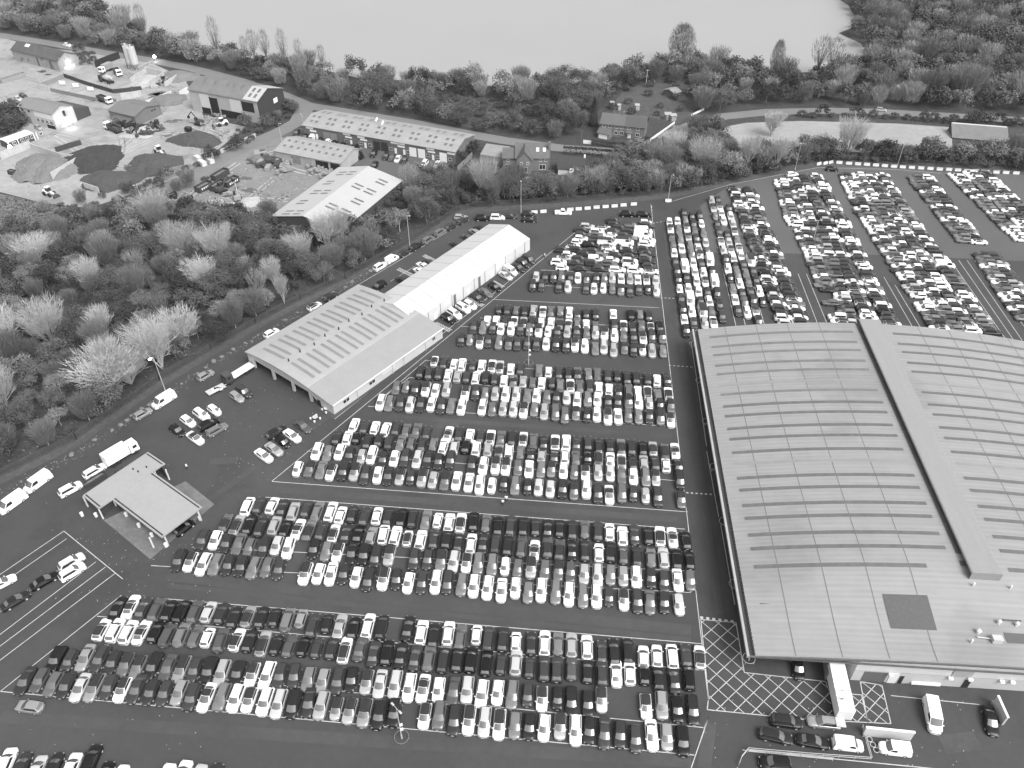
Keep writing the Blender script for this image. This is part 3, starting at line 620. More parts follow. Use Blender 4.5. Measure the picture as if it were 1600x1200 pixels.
for i, (x, y, t, k) in enumerate([(463, 208, 'd', 'suv'), (477, 214, 'b', 'hatchback'), (487, 217, 'small_van', 'small_van'), (500, 220.5, 'd', 'hatchback'), (511.5, 222.5, 'w', 'hatchback'), (522, 225, 'b', 'hatchback'), (535, 228, 'd', 'hatchback'), (548, 231.5, 'd', 'hatchback'), (584, 240.5, 'd', 'small_van'), (603.5, 244, 'd', 'suv'), (612, 246, 'g', 'hatchback'), (621.5, 248.5, 'w', 'hatchback'), (632, 249.5, 'd', 'suv'), (663, 256, 'w', 'suv'), (683, 257, 'w', 'hatchback'), (585, 259, 'b', 'suv')]):
    t = 'w' if t == 'small_van' else t
    one(k, t, x, y, -.75, 1, f'{TONE[t][0]} {TNAME[k]}, {ordn(i+1)} from the left before the long unit terrace' if i < 15 else 'black SUV behind the corner of the pale-roofed shed')
# ---- nearest 300 stand as things; the far rest of the car park is one mass
ALLC.sort(key=lambda q: q[0])
chosen = ALLC[:300]+[q for q in ALLC[300:] if q[8]]; far = [q for q in ALLC[300:] if not q[8]]
def lab(q):
    l = q[6]
    if isinstance(l, tuple):
        b, r, c = l; t = TONE[q[2]][0]; k = TNAME[q[1]]
        return f'{t} {k} {ordn(c)} from the left in {RW[r]} of the {BL[b]}'
    return l
for q in chosen:
    d, kind, tone, pano, loc, rz, l, grp, single = q
    add_car(kind, tone, pano, loc, rz, lab(q) if not (isinstance(l, str) and l in (gR, gS, 'tri')) else f'{TONE[tone][0]} {TNAME[kind]} in the packed rows', grp)
mm = Mass()
for q in far: mm.add(PROTO[q[1]], (*q[4], q[5]), q[2], q[3])
o = mm.build('distant_cars'); o['kind'] = 'stuff'; tag(o, 'hundreds of cars packed in the far rows of the car park', 'cars')
print('cars', len(ALLC), 'individual', len(chosen), 'mass', len(far))
# ------------------------------------------------------------------ buildings
def frame(fl, fr, z):
    a = G(*fl, z); b = G(*fr, z); return Vector((a.x, a.y, 0)), math.atan2(b.y-a.y, b.x-a.x), (b.xy-a.xy).length
def gable(name, label, cat, fl, fr, zE, D, hr, wall, roof, ridge=None, over=.35, group=None, thick=.14, L=None, zE2=None, walls=True, base=.0):
    """gabled block: local x along the front from fl to fr, y away from the front"""
    O, a, L0 = frame(fl, fr, zE); L = L or L0; ridge = D/2 if ridge is None else ridge; z2 = zE if zE2 is None else zE2
    r = thing(name, O, a, label, cat, group)
    if walls:
        b = MB()
        b.face([(0, 0, 0), (L, 0, 0), (L, 0, zE), (0, 0, zE)]); b.face([(L, D, 0), (0, D, 0), (0, D, z2), (L, D, z2)])
        b.face([(0, D, 0), (0, 0, 0), (0, 0, zE), (0, ridge, hr), (0, D, z2)]); b.face([(L, 0, 0), (L, D, 0), (L, D, z2), (L, ridge, hr), (L, 0, zE)])
        b.build('wall', wall, r)
    b = MB(); s1 = (hr-zE)/ridge; s2 = (hr-z2)/(D-ridge) if D > ridge else 0
    pts = [(-over, zE-s1*over), (ridge, hr), (D+over, z2-s2*over)]
    xs = (-over, L+over)
    for (y0, za), (y1, zb) in zip(pts[:-1], pts[1:]):
        b.face([(xs[0], y0, za+.05), (xs[1], y0, za+.05), (xs[1], y1, zb+.05), (xs[0], y1, zb+.05)])
        b.face([(xs[0], y0, za-thick), (xs[0], y1, zb-thick), (xs[1], y1, zb-thick), (xs[1], y0, za-thick)])
        for x in xs: b.face([(x, y0, za-thick), (x, y1, zb-thick), (x, y1, zb+.05), (x, y0, za+.05)])
    for y, z in (pts[0], pts[-1]): b.face([(xs[0], y, z-thick), (xs[1], y, z-thick), (xs[1], y, z+.05), (xs[0], y, z+.05)])
    ro = b.build('roof', roof, r)
    r['_'] = 0; del r['_']
    return r, L, (pts, s1, s2), ro
def rl(r, geo, x0, x1, y0, y1, m=SKYL, name='rooflight', zo=.075):
    """flat panel laid on a pitched roof"""
    pts, s1, s2 = geo
    def z(y):
        (ya, za), (yb, zb), (yc, zc) = pts
        return za+(zb-za)*(y-ya)/(yb-ya) if y <= yb else zb+(zc-zb)*(y-yb)/(yc-yb)
    b = MB(); b.face([(x0, y0, z(y0)+zo), (x1, y0, z(y0)+zo), (x1, y1, z(y1)+zo), (x0, y1, z(y1)+zo)]); return b.build(name, m, r)
def front(r, x0, x1, z0, z1, m, name, y=0, d=.06, fr=None):
    b = MB(); b.box(((x0+x1)/2, y-d/2, (z0+z1)/2), (x1-x0, d, z1-z0)); o = b.build(name, m, r)
    if fr is not None:
        f = MB(); w = .09; yy = y-d-.02
        for c, s in [(((x0+x1)/2, yy, z1), (x1-x0+w, .05, w)), (((x0+x1)/2, yy, z0), (x1-x0+w, .05, w)), ((x0, yy, (z0+z1)/2), (w, .046, z1-z0)), ((x1, yy, (z0+z1)/2), (w, .046, z1-z0)), (((x0+x1)/2, yy, (z0+z1)/2), (w*.7, .042, z1-z0))]: f.box(c, s)
        f.build('frame', fr, o)
    return o
def sidew(r, x, y0, y1, z0, z1, m, name, s=1, d=.06):
    b = MB(); b.box((x+s*d/2, (y0+y1)/2, (z0+z1)/2), (d, y1-y0, z1-z0)); return b.build(name, m, r)
# ---- the big warehouse on the right
O = G(1171, 1024, 6); WA = math.radians(-4.3)
wh = thing('warehouse', (O.x, O.y, 0), WA, 'huge pale arched-roof warehouse with dark rooflight strips on the right', 'warehouse')
WU, WV, RU = 92.0, 92.0, 42.0
def sm(t): t = min(1, max(0, t)); return t*t*(3-2*t)
def zroof(u, v):
    amp = 4.1*(.36+.64*sm((v-1)/20.0))
    return 6.0+amp*(1-((u-RU)/RU)**2)
b = MB(); us = [.95+(WU-.95)*i/46 for i in range(47)]; vs = [WV*i/46 for i in range(47)]
b.grid([[(u, v, zroof(u, v)) for u in us] for v in vs]); b.grid([[(u, v, zroof(u, v)-.35) for u in us] for v in vs][::-1])
b.grid([[(u, 0, zroof(u, 0)) for u in us], [(u, 0, zroof(u, 0)-.35) for u in us]][::-1]); b.grid([[(u, WV, zroof(u, WV)) for u in us], [(u, WV, zroof(u, WV)-.35) for u in us]])
b.grid([[(.95, v, zroof(.95, v)) for v in vs], [(.95, v, zroof(.95, v)-.35) for v in vs]])
WROOF = mat('warehouse_roof', .235, .55, .10, 1.1, fine=.05, fscale=.35, stretch=(.03, 1.5, 1), wave=('Y', .3, .09), blot=(.045, .56, .87))
ob = b.build('roof', WROOF, wh, smooth=True); ob.data.set_sharp_from_angle(angle=math.radians(30))
def onroof(name, u0, u1, v0, v1, m, zo=.05, n=16):
    q = MB(); q.grid([[(u0+(u1-u0)*i/n, v, zroof(u0+(u1-u0)*i/n, v)+zo) for i in range(n+1)] for v in (v0, v1)]); return q.build(name, m, wh, smooth=True)
SK2 = mat('aged_rooflight', .14, .5, .2, .6)
vst = []
for k in range(10):
    for q, base in ((0, 17.8), (1, 21.9)):
        v = base+7.36*k
        if v < 90: vst.append((v, q, k))
for v, q, k in vst:
    light = (q == 1 and k == 3) or (q == 0 and k == 7)
    mm_ = mat('new_rooflight', .215, .5, .1, .4) if light else (SKYL)
    onroof('rooflight_strip', 3.4, 37.5 if v > 19 else 33, v-.42, v+.42, SK2 if v > 66 and not light else mm_)
    onroof('rooflight_strip', 47, 80, v-.42, v+.42, mm_)
SEAM = mat('seam', .12, .7)
for u in (7.5, 15, 22.5, 30, 54, 61.5, 69, 76.5): 
    q = MB(); q.grid([[(u+d, .2+(WV-.4)*i/40, zroof(u, .2+(WV-.4)*i/40)+.035) for d in (-.07, .07)] for i in range(41)]); q.build('roof_seam', SEAM, wh)
q = MB(); q.grid([[(u, v, zroof(RU, 40)+z) for u, z in ((39.5, .75), (39.5, 1.15), (39.7, 1.25), (44.5, 1.25), (44.7, 1.15), (44.7, .75))] for v in (15.5, 30, 50, 70, 92.1)])
q.face([(39.5, 15.5, 9.4), (44.7, 15.5, 9.4), (44.7, 15.5, 11.2), (44.5, 15.5, 11.32), (39.7, 15.5, 11.32), (39.5, 15.5, 11.2)])
q.build('ridge_vent', mat('ridge_vent_sheet', .23, .55, .05, .4, fine=.05, fscale=2, stretch=(3, .2, 1)), wh)
for s, u in ((-1, 40.3), (1, 43.9)):
    q = MB(); q.box((u, 54, zroof(RU, 40)+.35), (.07, 76, 1.1)); q.build('louvre', BLACK, wh)
# soft shade beside the vent, painted as dark strips on the roof
q = MB(); q.grid([[(u, v, zroof(u, v)+.03) for u in (38.9, 39.4, 40.2)] for v in [18+3.7*i for i in range(21)]]); q.build('vent_shade', mat('vent_shade_dark', .09, .7, .3, .7), wh)
q = MB(); q.grid([[(u, v, zroof(u, v)+.03) for u in (44.1, 44.6, 45.1)] for v in [18+3.7*i for i in range(21)]]); q.build('vent_shade', mat('vent_shade_dull', .15, .7, .3, .7), wh)
# gutter, fascia beam and its brackets on the left eave
q = MB(); q.box((.45, 46, 5.6), (.9, 92, .3)); q.build('gutter', GUT, wh)
q = MB(); q.box((-.22, 46, 5.85), (.42, 92.4, .55)); q.build('fascia_beam', mat('fascia_paint', .3, .6, .15, .4), wh)
q = MB()
for i in range(120): q.box((.85, .4+i*.77, 6.02), (.3, .34, .2))
q.build('roof_edge', GUT, wh)
q = MB(); q.box((46, .1, zroof(0, 0)-.55), (92, .25, .2)); 
for i in range(46):
    u = 2*i+1; q.box((u, -.12, zroof(u, 0)-.22), (2.02, .22, .34))
q.build('front_fascia', mat('fascia_grey', .10, .6), wh)
def lw(px, py, z=0):
    g = G(px, py, z); d = g-Vector((O.x, O.y, 0)); return d.x*math.cos(WA)+d.y*math.sin(WA), -d.x*math.sin(WA)+d.y*math.cos(WA)
u0, v0 = lw(1328, 1062)
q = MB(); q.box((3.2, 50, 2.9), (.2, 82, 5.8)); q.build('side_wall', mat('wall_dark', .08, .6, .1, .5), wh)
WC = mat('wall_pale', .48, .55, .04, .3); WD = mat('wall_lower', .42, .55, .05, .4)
q = MB(); us2 = [u0+(WU-u0)*i/30 for i in range(31)]
q.grid([[(u, v0, 3.0) for u in us2], [(u, v0-.02, zroof(u, v0)-.36) for u in us2]]); q.build('front_wall', WC, wh)
q = MB(); q.grid([[(u, v0-.04, 0) for u in us2], [(u, v0-.04, 3.02) for u in us2]]); q.build('plinth_wall', WD, wh)
q = MB(); q.grid([[(u0, v0, 0), (u0, v0, 6)], [(u0-1.6, v0+7, 0), (u0-1.6, v0+7, 6)]]); q.build('return_wall', WC, wh)
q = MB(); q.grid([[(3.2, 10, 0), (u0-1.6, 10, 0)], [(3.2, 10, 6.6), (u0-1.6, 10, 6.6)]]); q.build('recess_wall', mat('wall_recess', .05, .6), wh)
def wfront(px0, px1, py, z0, z1, m, name, d=.08):
    a, _ = lw(px0, py); c, _ = lw(px1, py); q = MB(); q.box(((a+c)/2, v0-.05-d/2, (z0+z1)/2), (abs(c-a), d, z1-z0)); return q.build(name, m, wh)
wfront(1345, 1380, 1066, .05, 2.9, mat('roller_shutter', .10, .5, .05, 1, wave=('Z', 8, .3)), 'roller_door')
wfront(1424, 1468, 1075, .3, .8, WHITEB, 'bumper_rail', .3); wfront(1385, 1398, 1068, 0, 3.0, WHITEP, 'door_panel', .1)
wfront(1478, 1508, 1078, 3.2, 5.6, mat('panel_grey', .3, .5), 'cladding_panel', .09)
wfront(1402, 1408, 1070, 0, 2.2, BLACK, 'door'); wfront(1503, 1513, 1080, 0, 2.3, BLACK, 'door')
for px, py in [(1394, 1061), (1489, 1070), (1520, 1072), (1571, 1078), (1588, 1080)]:
    a, _ = lw(px, py, 2.8); q = MB(); q.box((a, v0-.35, 2.9), (.7, .5, .35)); q.build('wall_light', WHITEB, wh)
a, c = lw(1375, 935, 7.2); e, f = lw(1442, 987, 7.2)
onroof('roof_louvre', a, a+7.5, f, c, mat('louvre_panel', .075, .6, .15, 2, wave=('Y', 6, .5)), .06)
# plant on the front roof
for px, py, s in [(1529, 987, .42), (1516, 922, .22), (1574, 926, .22), (1560, 974, .36), (1588, 977, .36), (1519, 1001, .22)]:
    a, c = lw(px, py, 8.2); q = MB(); q.tube((a, c, zroof(a, c)), (a, c, zroof(a, c)+.7), s*.7, s*.7, 10); q.tube((a, c, zroof(a, c)+.7), (a, c, zroof(a, c)+.95), s, s*.5, 10); q.build('roof_cowl', WHITEP, wh)
a, c = lw(1557, 1000, 8); q = MB(); q.box((a, c, zroof(a, c)+.5), (1.6, 1.1, 1.0)); q.tube((a-3, c+.4, zroof(a, c)+.3), (a+1, c, zroof(a, c)+.3), .12); q.build('roof_plant', STEEL, wh)
a, c = lw(1574, 974, 8); q = MB(); q.tube((a-1.6, c, zroof(a, c)+.7), (a+1.9, c, zroof(a, c)+.7), .1); q.build('roof_pipe', BLACK, wh)
a, c = lw(1595, 997, 8); onroof('roof_hatch', a-2.4, a+3, c-.9, c+.9, mat('hatch_grey', .08, .6), .07)
# steel hoops round the drainpipes of the left eave
for i, (px, py) in enumerate([(1083, 541), (1093, 598), (1104, 662), (1116, 733), (1131, 818), (1147, 916), (1169, 1032)]):
    g = G(px, py); q = MB(); n = 22
    for k in range(n):
        t0, t1 = 2*math.pi*k/n, 2*math.pi*(k+1)/n
        q.tube((1.05*math.cos(t0), 1.05*math.sin(t0), .75), (1.05*math.cos(t1), 1.05*math.sin(t1), .75), .05, n=5, cap=False)
    for k in range(4):
        t = math.pi/4+k*math.pi/2; q.tube((1.05*math.cos(t), 1.05*math.sin(t), 0), (1.05*math.cos(t), 1.05*math.sin(t), .75), .05, n=5)
    q.tube((.1, 0, 0), (.1, 0, 5.4), .1, n=6)
    tag(q.build('guard_hoop', STEEL, loc=g), f'round steel guard hoop, {ordn(i+1)} from the top along the left eave of the warehouse', 'guard hoop', 'guard hoops along the warehouse')
# ---- workshop with the low arched roof
A = G(521, 633, 3.2); Bp = G(692, 513, 3.2); aw = math.atan2(Bp.y-A.y, Bp.x-A.x); Lw = (Bp.xy-A.xy).length
ws = thing('workshop', (A.x, A.y, 0), aw, 'pale low-arched workshop with rooflight strips and open bays, beside the white marquee', 'workshop')
WD_ = 31.5
def zw(y): 
    return 3.2+ (y/8.2)*1.35 if y < 8.2 else 4.55+1.25*math.sin(math.pi*min(1, max(0, (y-8.2)/(WD_-8.2)*.82+.12)))-.45
ys = [0, 4, 8.15]+[8.2+(WD_-8.2)*i/20 for i in range(21)]
b = MB(); b.grid([[(x, y, zw(y)) for x in (-.4, Lw*.33, Lw*.66, Lw+.2)] for y in ys][::-1]); b.grid([[(x, y, zw(y)-.3) for x in (-.4, Lw+.2)] for y in ys])
for x in (-.4, Lw+.2): b.grid([[(x, y, zw(y)) for y in ys], [(x, y, zw(y)-.3) for y in ys]])
b.grid([[(x, 0, 3.2) for x in (-.4, Lw+.2)], [(x, 0, 2.9) for x in (-.4, Lw+.2)]]); b.grid([[(x, WD_, zw(WD_)) for x in (-.4, Lw+.2)], [(x, WD_, zw(WD_)-.3) for x in (-.4, Lw+.2)]])
ob = b.build('roof', mat('workshop_roof', .285, .55, .05, .2, fine=.04, fscale=.8, wave=('X', 2, .04)), ws, smooth=True); ob.data.set_sharp_from_angle(angle=math.radians(20))
q = MB(); q.grid([[(x, y, zw(y)+.03) for x in (-.35, Lw+.15)] for y in (.1, 4, 8.1)]); q.build('lean_to_roof', mat('lean_to_sheet', .24, .7, .06, .3, fine=.05, fscale=3), ws)
RL2 = mat('workshop_rooflight', .18, .5, .12, .5)
for i in range(8):
    for dx in (0, 2.0):
        x = 2.6+i*4.75+dx
        if x > Lw-1: continue
        for y0, y1 in ((9.6, 17.6), (20.2, 28.4)):
            q = MB(); q.grid([[(x+d, y0+(y1-y0)*k/8, zw(y0+(y1-y0)*k/8)+.06) for d in (0, .85)] for k in range(9)]); q.build('rooflight_strip', RL2, ws)
for i in range(9):
    q = MB(); x = 3+i*4.1; y = 18.6+.6*(i % 2); q.tube((x, y, zw(y)), (x, y, zw(y)+.8), .16, n=6); q.build('vent_pipe', BLACK, ws)
WSW = mat('workshop_wall', .42, .6, .05, .4); b = MB()
b.grid([[(0, 0.3, 0), (Lw, .3, 0)], [(0, .3, 2.95), (Lw, .3, 2.95)]]); b.grid([[(Lw, .3, 0), (Lw, WD_-.2, 0)], [(Lw, .3, 3), (Lw, WD_-.2, 3.6)]]); b.grid([[(0, WD_-.2, 0), (Lw, WD_-.2, 0)], [(0, WD_-.2, 4), (Lw, WD_-.2, 4)]])
yy = [.3]+[y for y in ys if 1 < y < WD_-.3]+[WD_-.2]
b.grid([[(-.02, y, 2.75 if 7.5 < y < 29.5 else 0) for y in yy], [(-.02, y, zw(y)-.28) for y in yy]]); b.build('wall', WSW, ws)
for y in (8.2, 14.5, 21.8, 29.3):
    q = MB(); q.box((.1, y, 1.5), (.5, .7, 3.0)); q.build('column', WSW, ws)
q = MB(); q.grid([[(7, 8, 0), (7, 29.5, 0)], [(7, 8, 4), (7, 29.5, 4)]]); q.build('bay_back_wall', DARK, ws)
q = MB(); q.box((Lw/2, -.12, 3.16), (Lw+.6, .22, .2)); q.build('gutter', WHITEP, ws)
for x0, x1 in ((3, 5), (11.5, 13.5), (Lw-4, Lw-2.8)): front(ws, x0, x1, 1.2, 2.3, GLASS, 'window', .3, fr=WHITEP)
front(ws, 16, 20.5, 1.6, 2.4, mat('sign_pale', .5, .6), 'sign_panel', .3)
for x in (7.5, 19.5, 23.5, 31.5): 
    q = MB(); q.tube((x, .1, 0), (x, .1, 3.0), .07, n=6); q.build('drainpipe', STEEL, ws)
q = MB(); q.box((-.1, 5.2, 1.05), (.1, 1.0, 2.1)); q.build('door', BLACK, ws)
sheet('workshop_kerb', [(487, 632), (521, 655), (524, 654), (682, 532), (682, 527), (640, 545), (522, 632), (500, 622)], .12, mat('kerb_paving', .055, .9, .2, .5, coord='World'))
# ---- the marquee
MA, mang, ML = Vector((*G(652, 500, 4).xy, 0)), math.radians(54.4), 52.3
mq = thing('marquee', MA, mang, 'long bright white frame marquee joined to the workshop', 'marquee')
MD, MR = 15.6, 6.3; MS = -.6
b = MB(); ny = 12
def zm(y, x):
    t = y/MD; sag = .09*math.sin(math.pi*((x/5.0) % 1.0))
    r_ = 4+(MR-4)*(1-abs(2*t-1)); return r_-sag*(1-.3*abs(2*t-1))
xs = [MS+(ML-MS)*i/72 for i in range(73)]
b.grid([[(x, y, zm(y, x)) for x in xs] for y in (0, 2, 4, 5.9, 7.8, 9.7, 11.6, 13.6, MD)][::-1]); ob = b.build('canopy', CANVAS, mq)
b = MB(); b.grid([[(MS, .1, 0), (ML, .1, 0)], [(MS, .1, 4), (ML, .1, 4)]]); b.grid([[(MS, MD-.1, 0), (ML, MD-.1, 0)], [(MS, MD-.1, 4), (ML, MD-.1, 4)]])
for x in (MS, ML-.05): b.face([(x, 0, 0), (x, MD, 0), (x, MD, 4), (x, MD/2, MR), (x, 0, 4)])
b.build('side_wall', mat('canvas_wall', .52, .6, .04, .5, stretch=(2, 2, .2)), mq)
for i in range(12):
    x = MS+.05+5*i+2.5-2.5
    if x > ML: break
    q = MB()
    for y0, y1 in ((0, MD/2), (MD/2, MD)):
        z0 = 4 if y0 == 0 else MR; z1 = MR if y0 == 0 else 4
        q.tube((x, y0, z0-.01), (x, y1, z1-.01), .04, n=5)
    q.tube((x, .0, 0), (x, .0, 4), .07, n=5); q.build('rib', mat('rib_grey', .22, .6), mq)
for x in (1.0, 15.2, 26.4): front(mq, x, x+1.0, 0, 3.4, mat('slot_dark', .12, .6), 'door_flap', .08)
for x in (6.5, 21, 32): front(mq, x, x+1.6, .1, 2.2, WHITEP, 'door', .08)
# ---- car-wash canopy
cb = thing('wash_canopy', G(215, 780), 0, 'T-shaped pale flat-roofed car wash canopy on posts at the left', 'canopy'); C0 = cb.location
def lc(px, py, z): g = G(px, py, z)-C0; return (g.x, g.y)
for poly, z in (([(129, 774), (154, 795), (258, 724), (231, 706)], 3.5), ([(173, 779), (252.5, 840), (316, 792), (236.7, 735.5)], 3.35)):
    P = [lc(*p, z) for p in poly]; b = MB(); b.prism(P, z-.28, z); b.build('roof', mat('canopy_roof', .27, .55, .06, .3, fine=.05, fscale=1, stretch=(.3, .3, 1)), cb)
    for i in (0, 2):
        q = MB(); a, c = Vector(P[i]), Vector(P[i+1]); d = (c-a).normalized(); n = Vector((-d.y, d.x)); ce = sum((Vector(p) for p in P), Vector((0, 0)))/4
        if n.dot(ce-a) < 0: n = -n
        q.strip(a+n*.5+d*.3, c+n*.5-d*.3, .28, z+.02); q.build('gutter', BLACK, cb)
for px, py in [(158, 803), (237, 848), (260, 845), (312, 806), (262, 742), (178, 783), (245, 745), (134, 784)]:
    a = G(px, py, 1.5)-C0; q = MB(); q.box((a.x, a.y, 1.55), (.22, .22, 3.1)); q.build('post', WHITEP, cb)
for a_, c_ in [((163, 806), (192, 778)), ((250, 735), (262, 748))]:
    a = G(*a_)-C0; c = G(*c_)-C0; q = MB(); d = c-a; q.box(((a.x+c.x)/2, (a.y+c.y)/2, 1.5), (d.length, .15, 3.0), math.atan2(d.y, d.x)); q.build('side_panel', mat('panel_dark', .05, .5), cb)
for px, py in [(180, 738), (208, 733), (229, 730), (216, 737), (190, 732)]:
    a = G(px, py, 3.6)-C0; q = MB(); q.tube((a.x, a.y, 3.5), (a.x, a.y, 3.9), .14, n=6); q.build('vent_pipe', BLACK, cb)
# ---- long terrace of units
BR = mat('unit_brick', .12, .9, .1, .5, fine=.12, fscale=3)
tr, L, geo, _ = gable('unit_terrace', 'long brick terrace of small units under a grey sheeted roof', 'workshop units', (472.5, 195), (711, 237), 4.8, 16.5, 6.7, BR, FIBR, 7.6)
for i in range(9):
    for dx, y in ((1.2, 5.2), (3.6, 5.2), (1.8, 2.3), (4.0, 2.3), (1.6, 10.6), (4.2, 10.6), (1.2, 12.6), (3.8, 12.6)):
        x = i*7.2+dx
        if x < L-2: rl(tr, geo, x, x+1.2, y, y+1.3)
WHD = mat('white_door', .75, .5); GRD = mat('grey_door', .2, .6); BKD = mat('black_door', .03, .6)
for x, m in ((9, GRD), (12.2, GRD), (31.0, BKD), (34.3, BKD), (46.3, WHD), (49.9, WHD), (58.8, WHD)): front(tr, x, x+2.9, 0, 3.5, m, 'roller_door')
for x, z in ((1.5, 3.7), (18.0, 3.8), (24.3, 3.6), (38.6, 3.7), (44.0-2.6, 3.8), (53.5, 3.8), (62, 3.4)): front(tr, x, x+3.2, z, z+.75, SIGN, 'sign_board')
for x in (3.0, 18.8, 25.4, 41.5, 54): front(tr, x, x+3, 2.75, 3.4, SIGN, 'sign_board')
for x in (5.5, 20.8, 27.0, 40.0, 43.6, 55.6): front(tr, x, x+.95, 0, 2.1, WHD, 'door')
for x in (3.2, 18.5, 24.8, 29, 38.0, 45.0, 53.4, 57.2, 62.4): front(tr, x, x+1.3, 1.0, 2.0, GLASS, 'window', fr=WHITEP)
q = MB(); q.box((26, 12, 6.4), (.6, 3.4, .25), .4); q.build('flue', WHITEB, tr); q = MB(); q.box((30, 9.6, 6.55), (.6, 3.6, .25), .4); q.build('flue', WHITEB, tr)
# ---- low shed in the breaker's yard
tr, L, geo, _ = gable('yard_shed', 'low pale-roofed shed with open bays in the middle yard', 'shed', (429, 235), (532, 255), 3.6, 14, 5.4, mat('shed_wall', .34, .8, .1, .4), FIBR, 8.5)
for i in range(9):
    for y in (3.0, 6.2): rl(tr, geo, 1.5+i*3, 2.6+i*3, y, y+1.2)
front(tr, 7, 11, 0, 2.7, GRD, 'roller_door'); front(tr, 12.2, 16, 0, 2.8, mat('pale_door', .3, .6), 'roller_door'); front(tr, 17.5, 22.8, 0, 2.9, DARK, 'open_bay'); front(tr, 23.8, 27.6, 0, 2.9, DARK, 'open_bay')
# ---- barn with the very pale roof
O5, a5, L5 = frame((425, 337), (529, 262), 5); 
Or = G(629, 281, 5); O5r = Vector((Or.x, Or.y, 0))
tr, L, geo, _ = gable('pale_roofed_barn', 'wide barn with a nearly white roof and paired rooflights in the middle yard', 'barn', (529, 262), (425, 337), 5, 25, 7.7, mat('barn_wall', .05, .8, .1, .4), mat('white_roof_sheet', .36, .5, .03, .3, wave=('X', 2, .05)), 12.3)
for i in range(5):
    for dx in (0, 2.1):
        for y0, y1 in ((3.2, 6.4), (6.9+.6, 10.3), (14.5, 17.8), (19, 22.4)):
            x = 4+i*7.6+dx
            if (i+int(y0)) % 2 or y0 in (3.2, 19): rl(tr, geo, x, x+.85, y0, y1)
sidew(tr, -.02, 3, 4.2, 0, 2.2, WHITEP, 'door', -1)
# ---- tall barn by the lane
tr, L, geo, _ = gable('tall_barn', 'tall sheeted barn with big open doors and a dark brick gable near the lane', 'barn', (294, 139), (401, 159), 9, 16.5, 12, mat('barn_sheet', .34, .7, .08, .4, wave=('X', 2, .1)), FIBRD, 7.3)
sidew(tr, L, 0, 16.5, 0, 9.0, mat('barn_gable_brick', .035, .9, .1, .5), 'gable_wall', 1, .1)
b = MB(); b.face([(L+.1, 0, 9), (L+.1, 16.5, 9), (L+.1, 7.3, 12)]); b.build('gable_wall', MT['barn_gable_brick'], tr)
front(tr, 10, 14.2, 0, 7.2, DARK, 'open_bay'); front(tr, 26.5, 32.5, 4.2, 8.0, DARK, 'open_bay'); front(tr, 5, 9.4, 0, 2.4, DARK, 'open_bay'); front(tr, 15, 26, 0, 3.0, DARK, 'open_bay'); front(tr, 5.2, 9.8, 2.5, 8.2, mat('bright_sheet', .5, .6), 'sliding_door'); front(tr, 20.6, 26, 3.1, 8.3, MT['bright_sheet'], 'sliding_door')
rl(tr, geo, 27.5, L+.3, 0, 7.2, mat('newer_sheet', .36, .6, .05, .5), 'roof_panel', .065); rl(tr, geo, 27.5, L+.3, 7.4, 16.6, MT['newer_sheet'], 'roof_panel', .065)
for x in (29, 31.6): 
    for y in (1.5, 4.3): rl(tr, geo, x, x+1.2, y, y+2, SKYL, 'rooflight', .09)
for x in (4, 9.5, 16, 19, 23): rl(tr, geo, x, x+1.1, 4.4, 6.8, SKYL)
sg = sidew(tr, L+.11, 9.6, 12.1, 5.0, 6.9, SIGN, 'sign_board', 1)
# ---- yard office (two storeys) with external stair and dark lean-to
tr, L, geo, _ = gable('yard_office', 'two-storey yard office with pale walls, grey roof and outside stair', 'office', (27.5, 165.5), (80.5, 178), 6.5, 9.8, 8.4, mat('office_wall', .42, .7, .06, .4), mat('office_roof', .17, .7, .06, .3), 4.6)
for x in (1.6, 5.2): front(tr, x, x+1, 4.9, 5.7, GLASS, 'window')
front(tr, 8.5, L, 3.9, 6.2, mat('office_band', .62, .6), 'cladding_panel')
for x in (9, 11.5, 14, 16.5): front(tr, x, x+1.5, 1.8, 3.2, GLASS, 'window', fr=WHITEP)
front(tr, 3, 5.4, 0, 3, mat('garage_door', .26, .6), 'roller_door'); front(tr, 14, 18.5, 0, 1.4, DARK, 'open_bay')
q = MB()
for i in range(12): q.box((L+.7, .4+i*.32, .3+i*.3), (1.1, .34, .1))
q.box((L+.75, 5.2, 3.8), (1.4, 2.2, .12)); q.tube((L+1.2, .3, 1.2), (L+1.2, 4.2, 4.9), .05); q.build('outside_stair', STEEL, tr)
sidew(tr, L, 4.6, 5.8, 3.9, 6.0, GLASS, 'window'); sidew(tr, L, 1.0, 3.0, 4.2, 5.6, SIGN, 'sign_board'); sidew(tr, L, 7.2, 9.2, 5.2, 6.4, SIGN, 'sign_board'); sidew(tr, L, 8.2, 9.0, 0, 2.1, WHITEP, 'door')
b = MB(); b.prism([(4, 9.85), (L-.3, 9.85), (L-.3, 17), (4, 17)], 0, [5.2, 5.2, 3.6, 3.6]); b.build('lean_to', mat('lean_to_dark', .05, .7, .1, .5), tr)
# ---- small yard building
tr, L, geo, _ = gable('yard_store', 'grey gabled store in the middle of the left yard', 'store', (169, 172), (209.5, 181.5), 4, 13.5, 5.6, mat('store_wall', .14, .8, .1, .4), mat('store_roof', .13, .8, .08, .4), 6.5)
b = MB(); b.prism([(4, -3.4), (13, -3.4), (13, -.05), (4, -.05)], [2.1, 2.1, 2.1, 2.1], [2.25, 2.25, 3.0, 3.0]); b.build('porch_roof', mat('porch_sheet', .09, .7), tr)
front(tr, 4.5, 12.5, 0, 2.3, DARK, 'open_bay')
for y in (8.6, 10): sidew(tr, L, y, y+.9, 2.8, 3.4, GLASS, 'window')
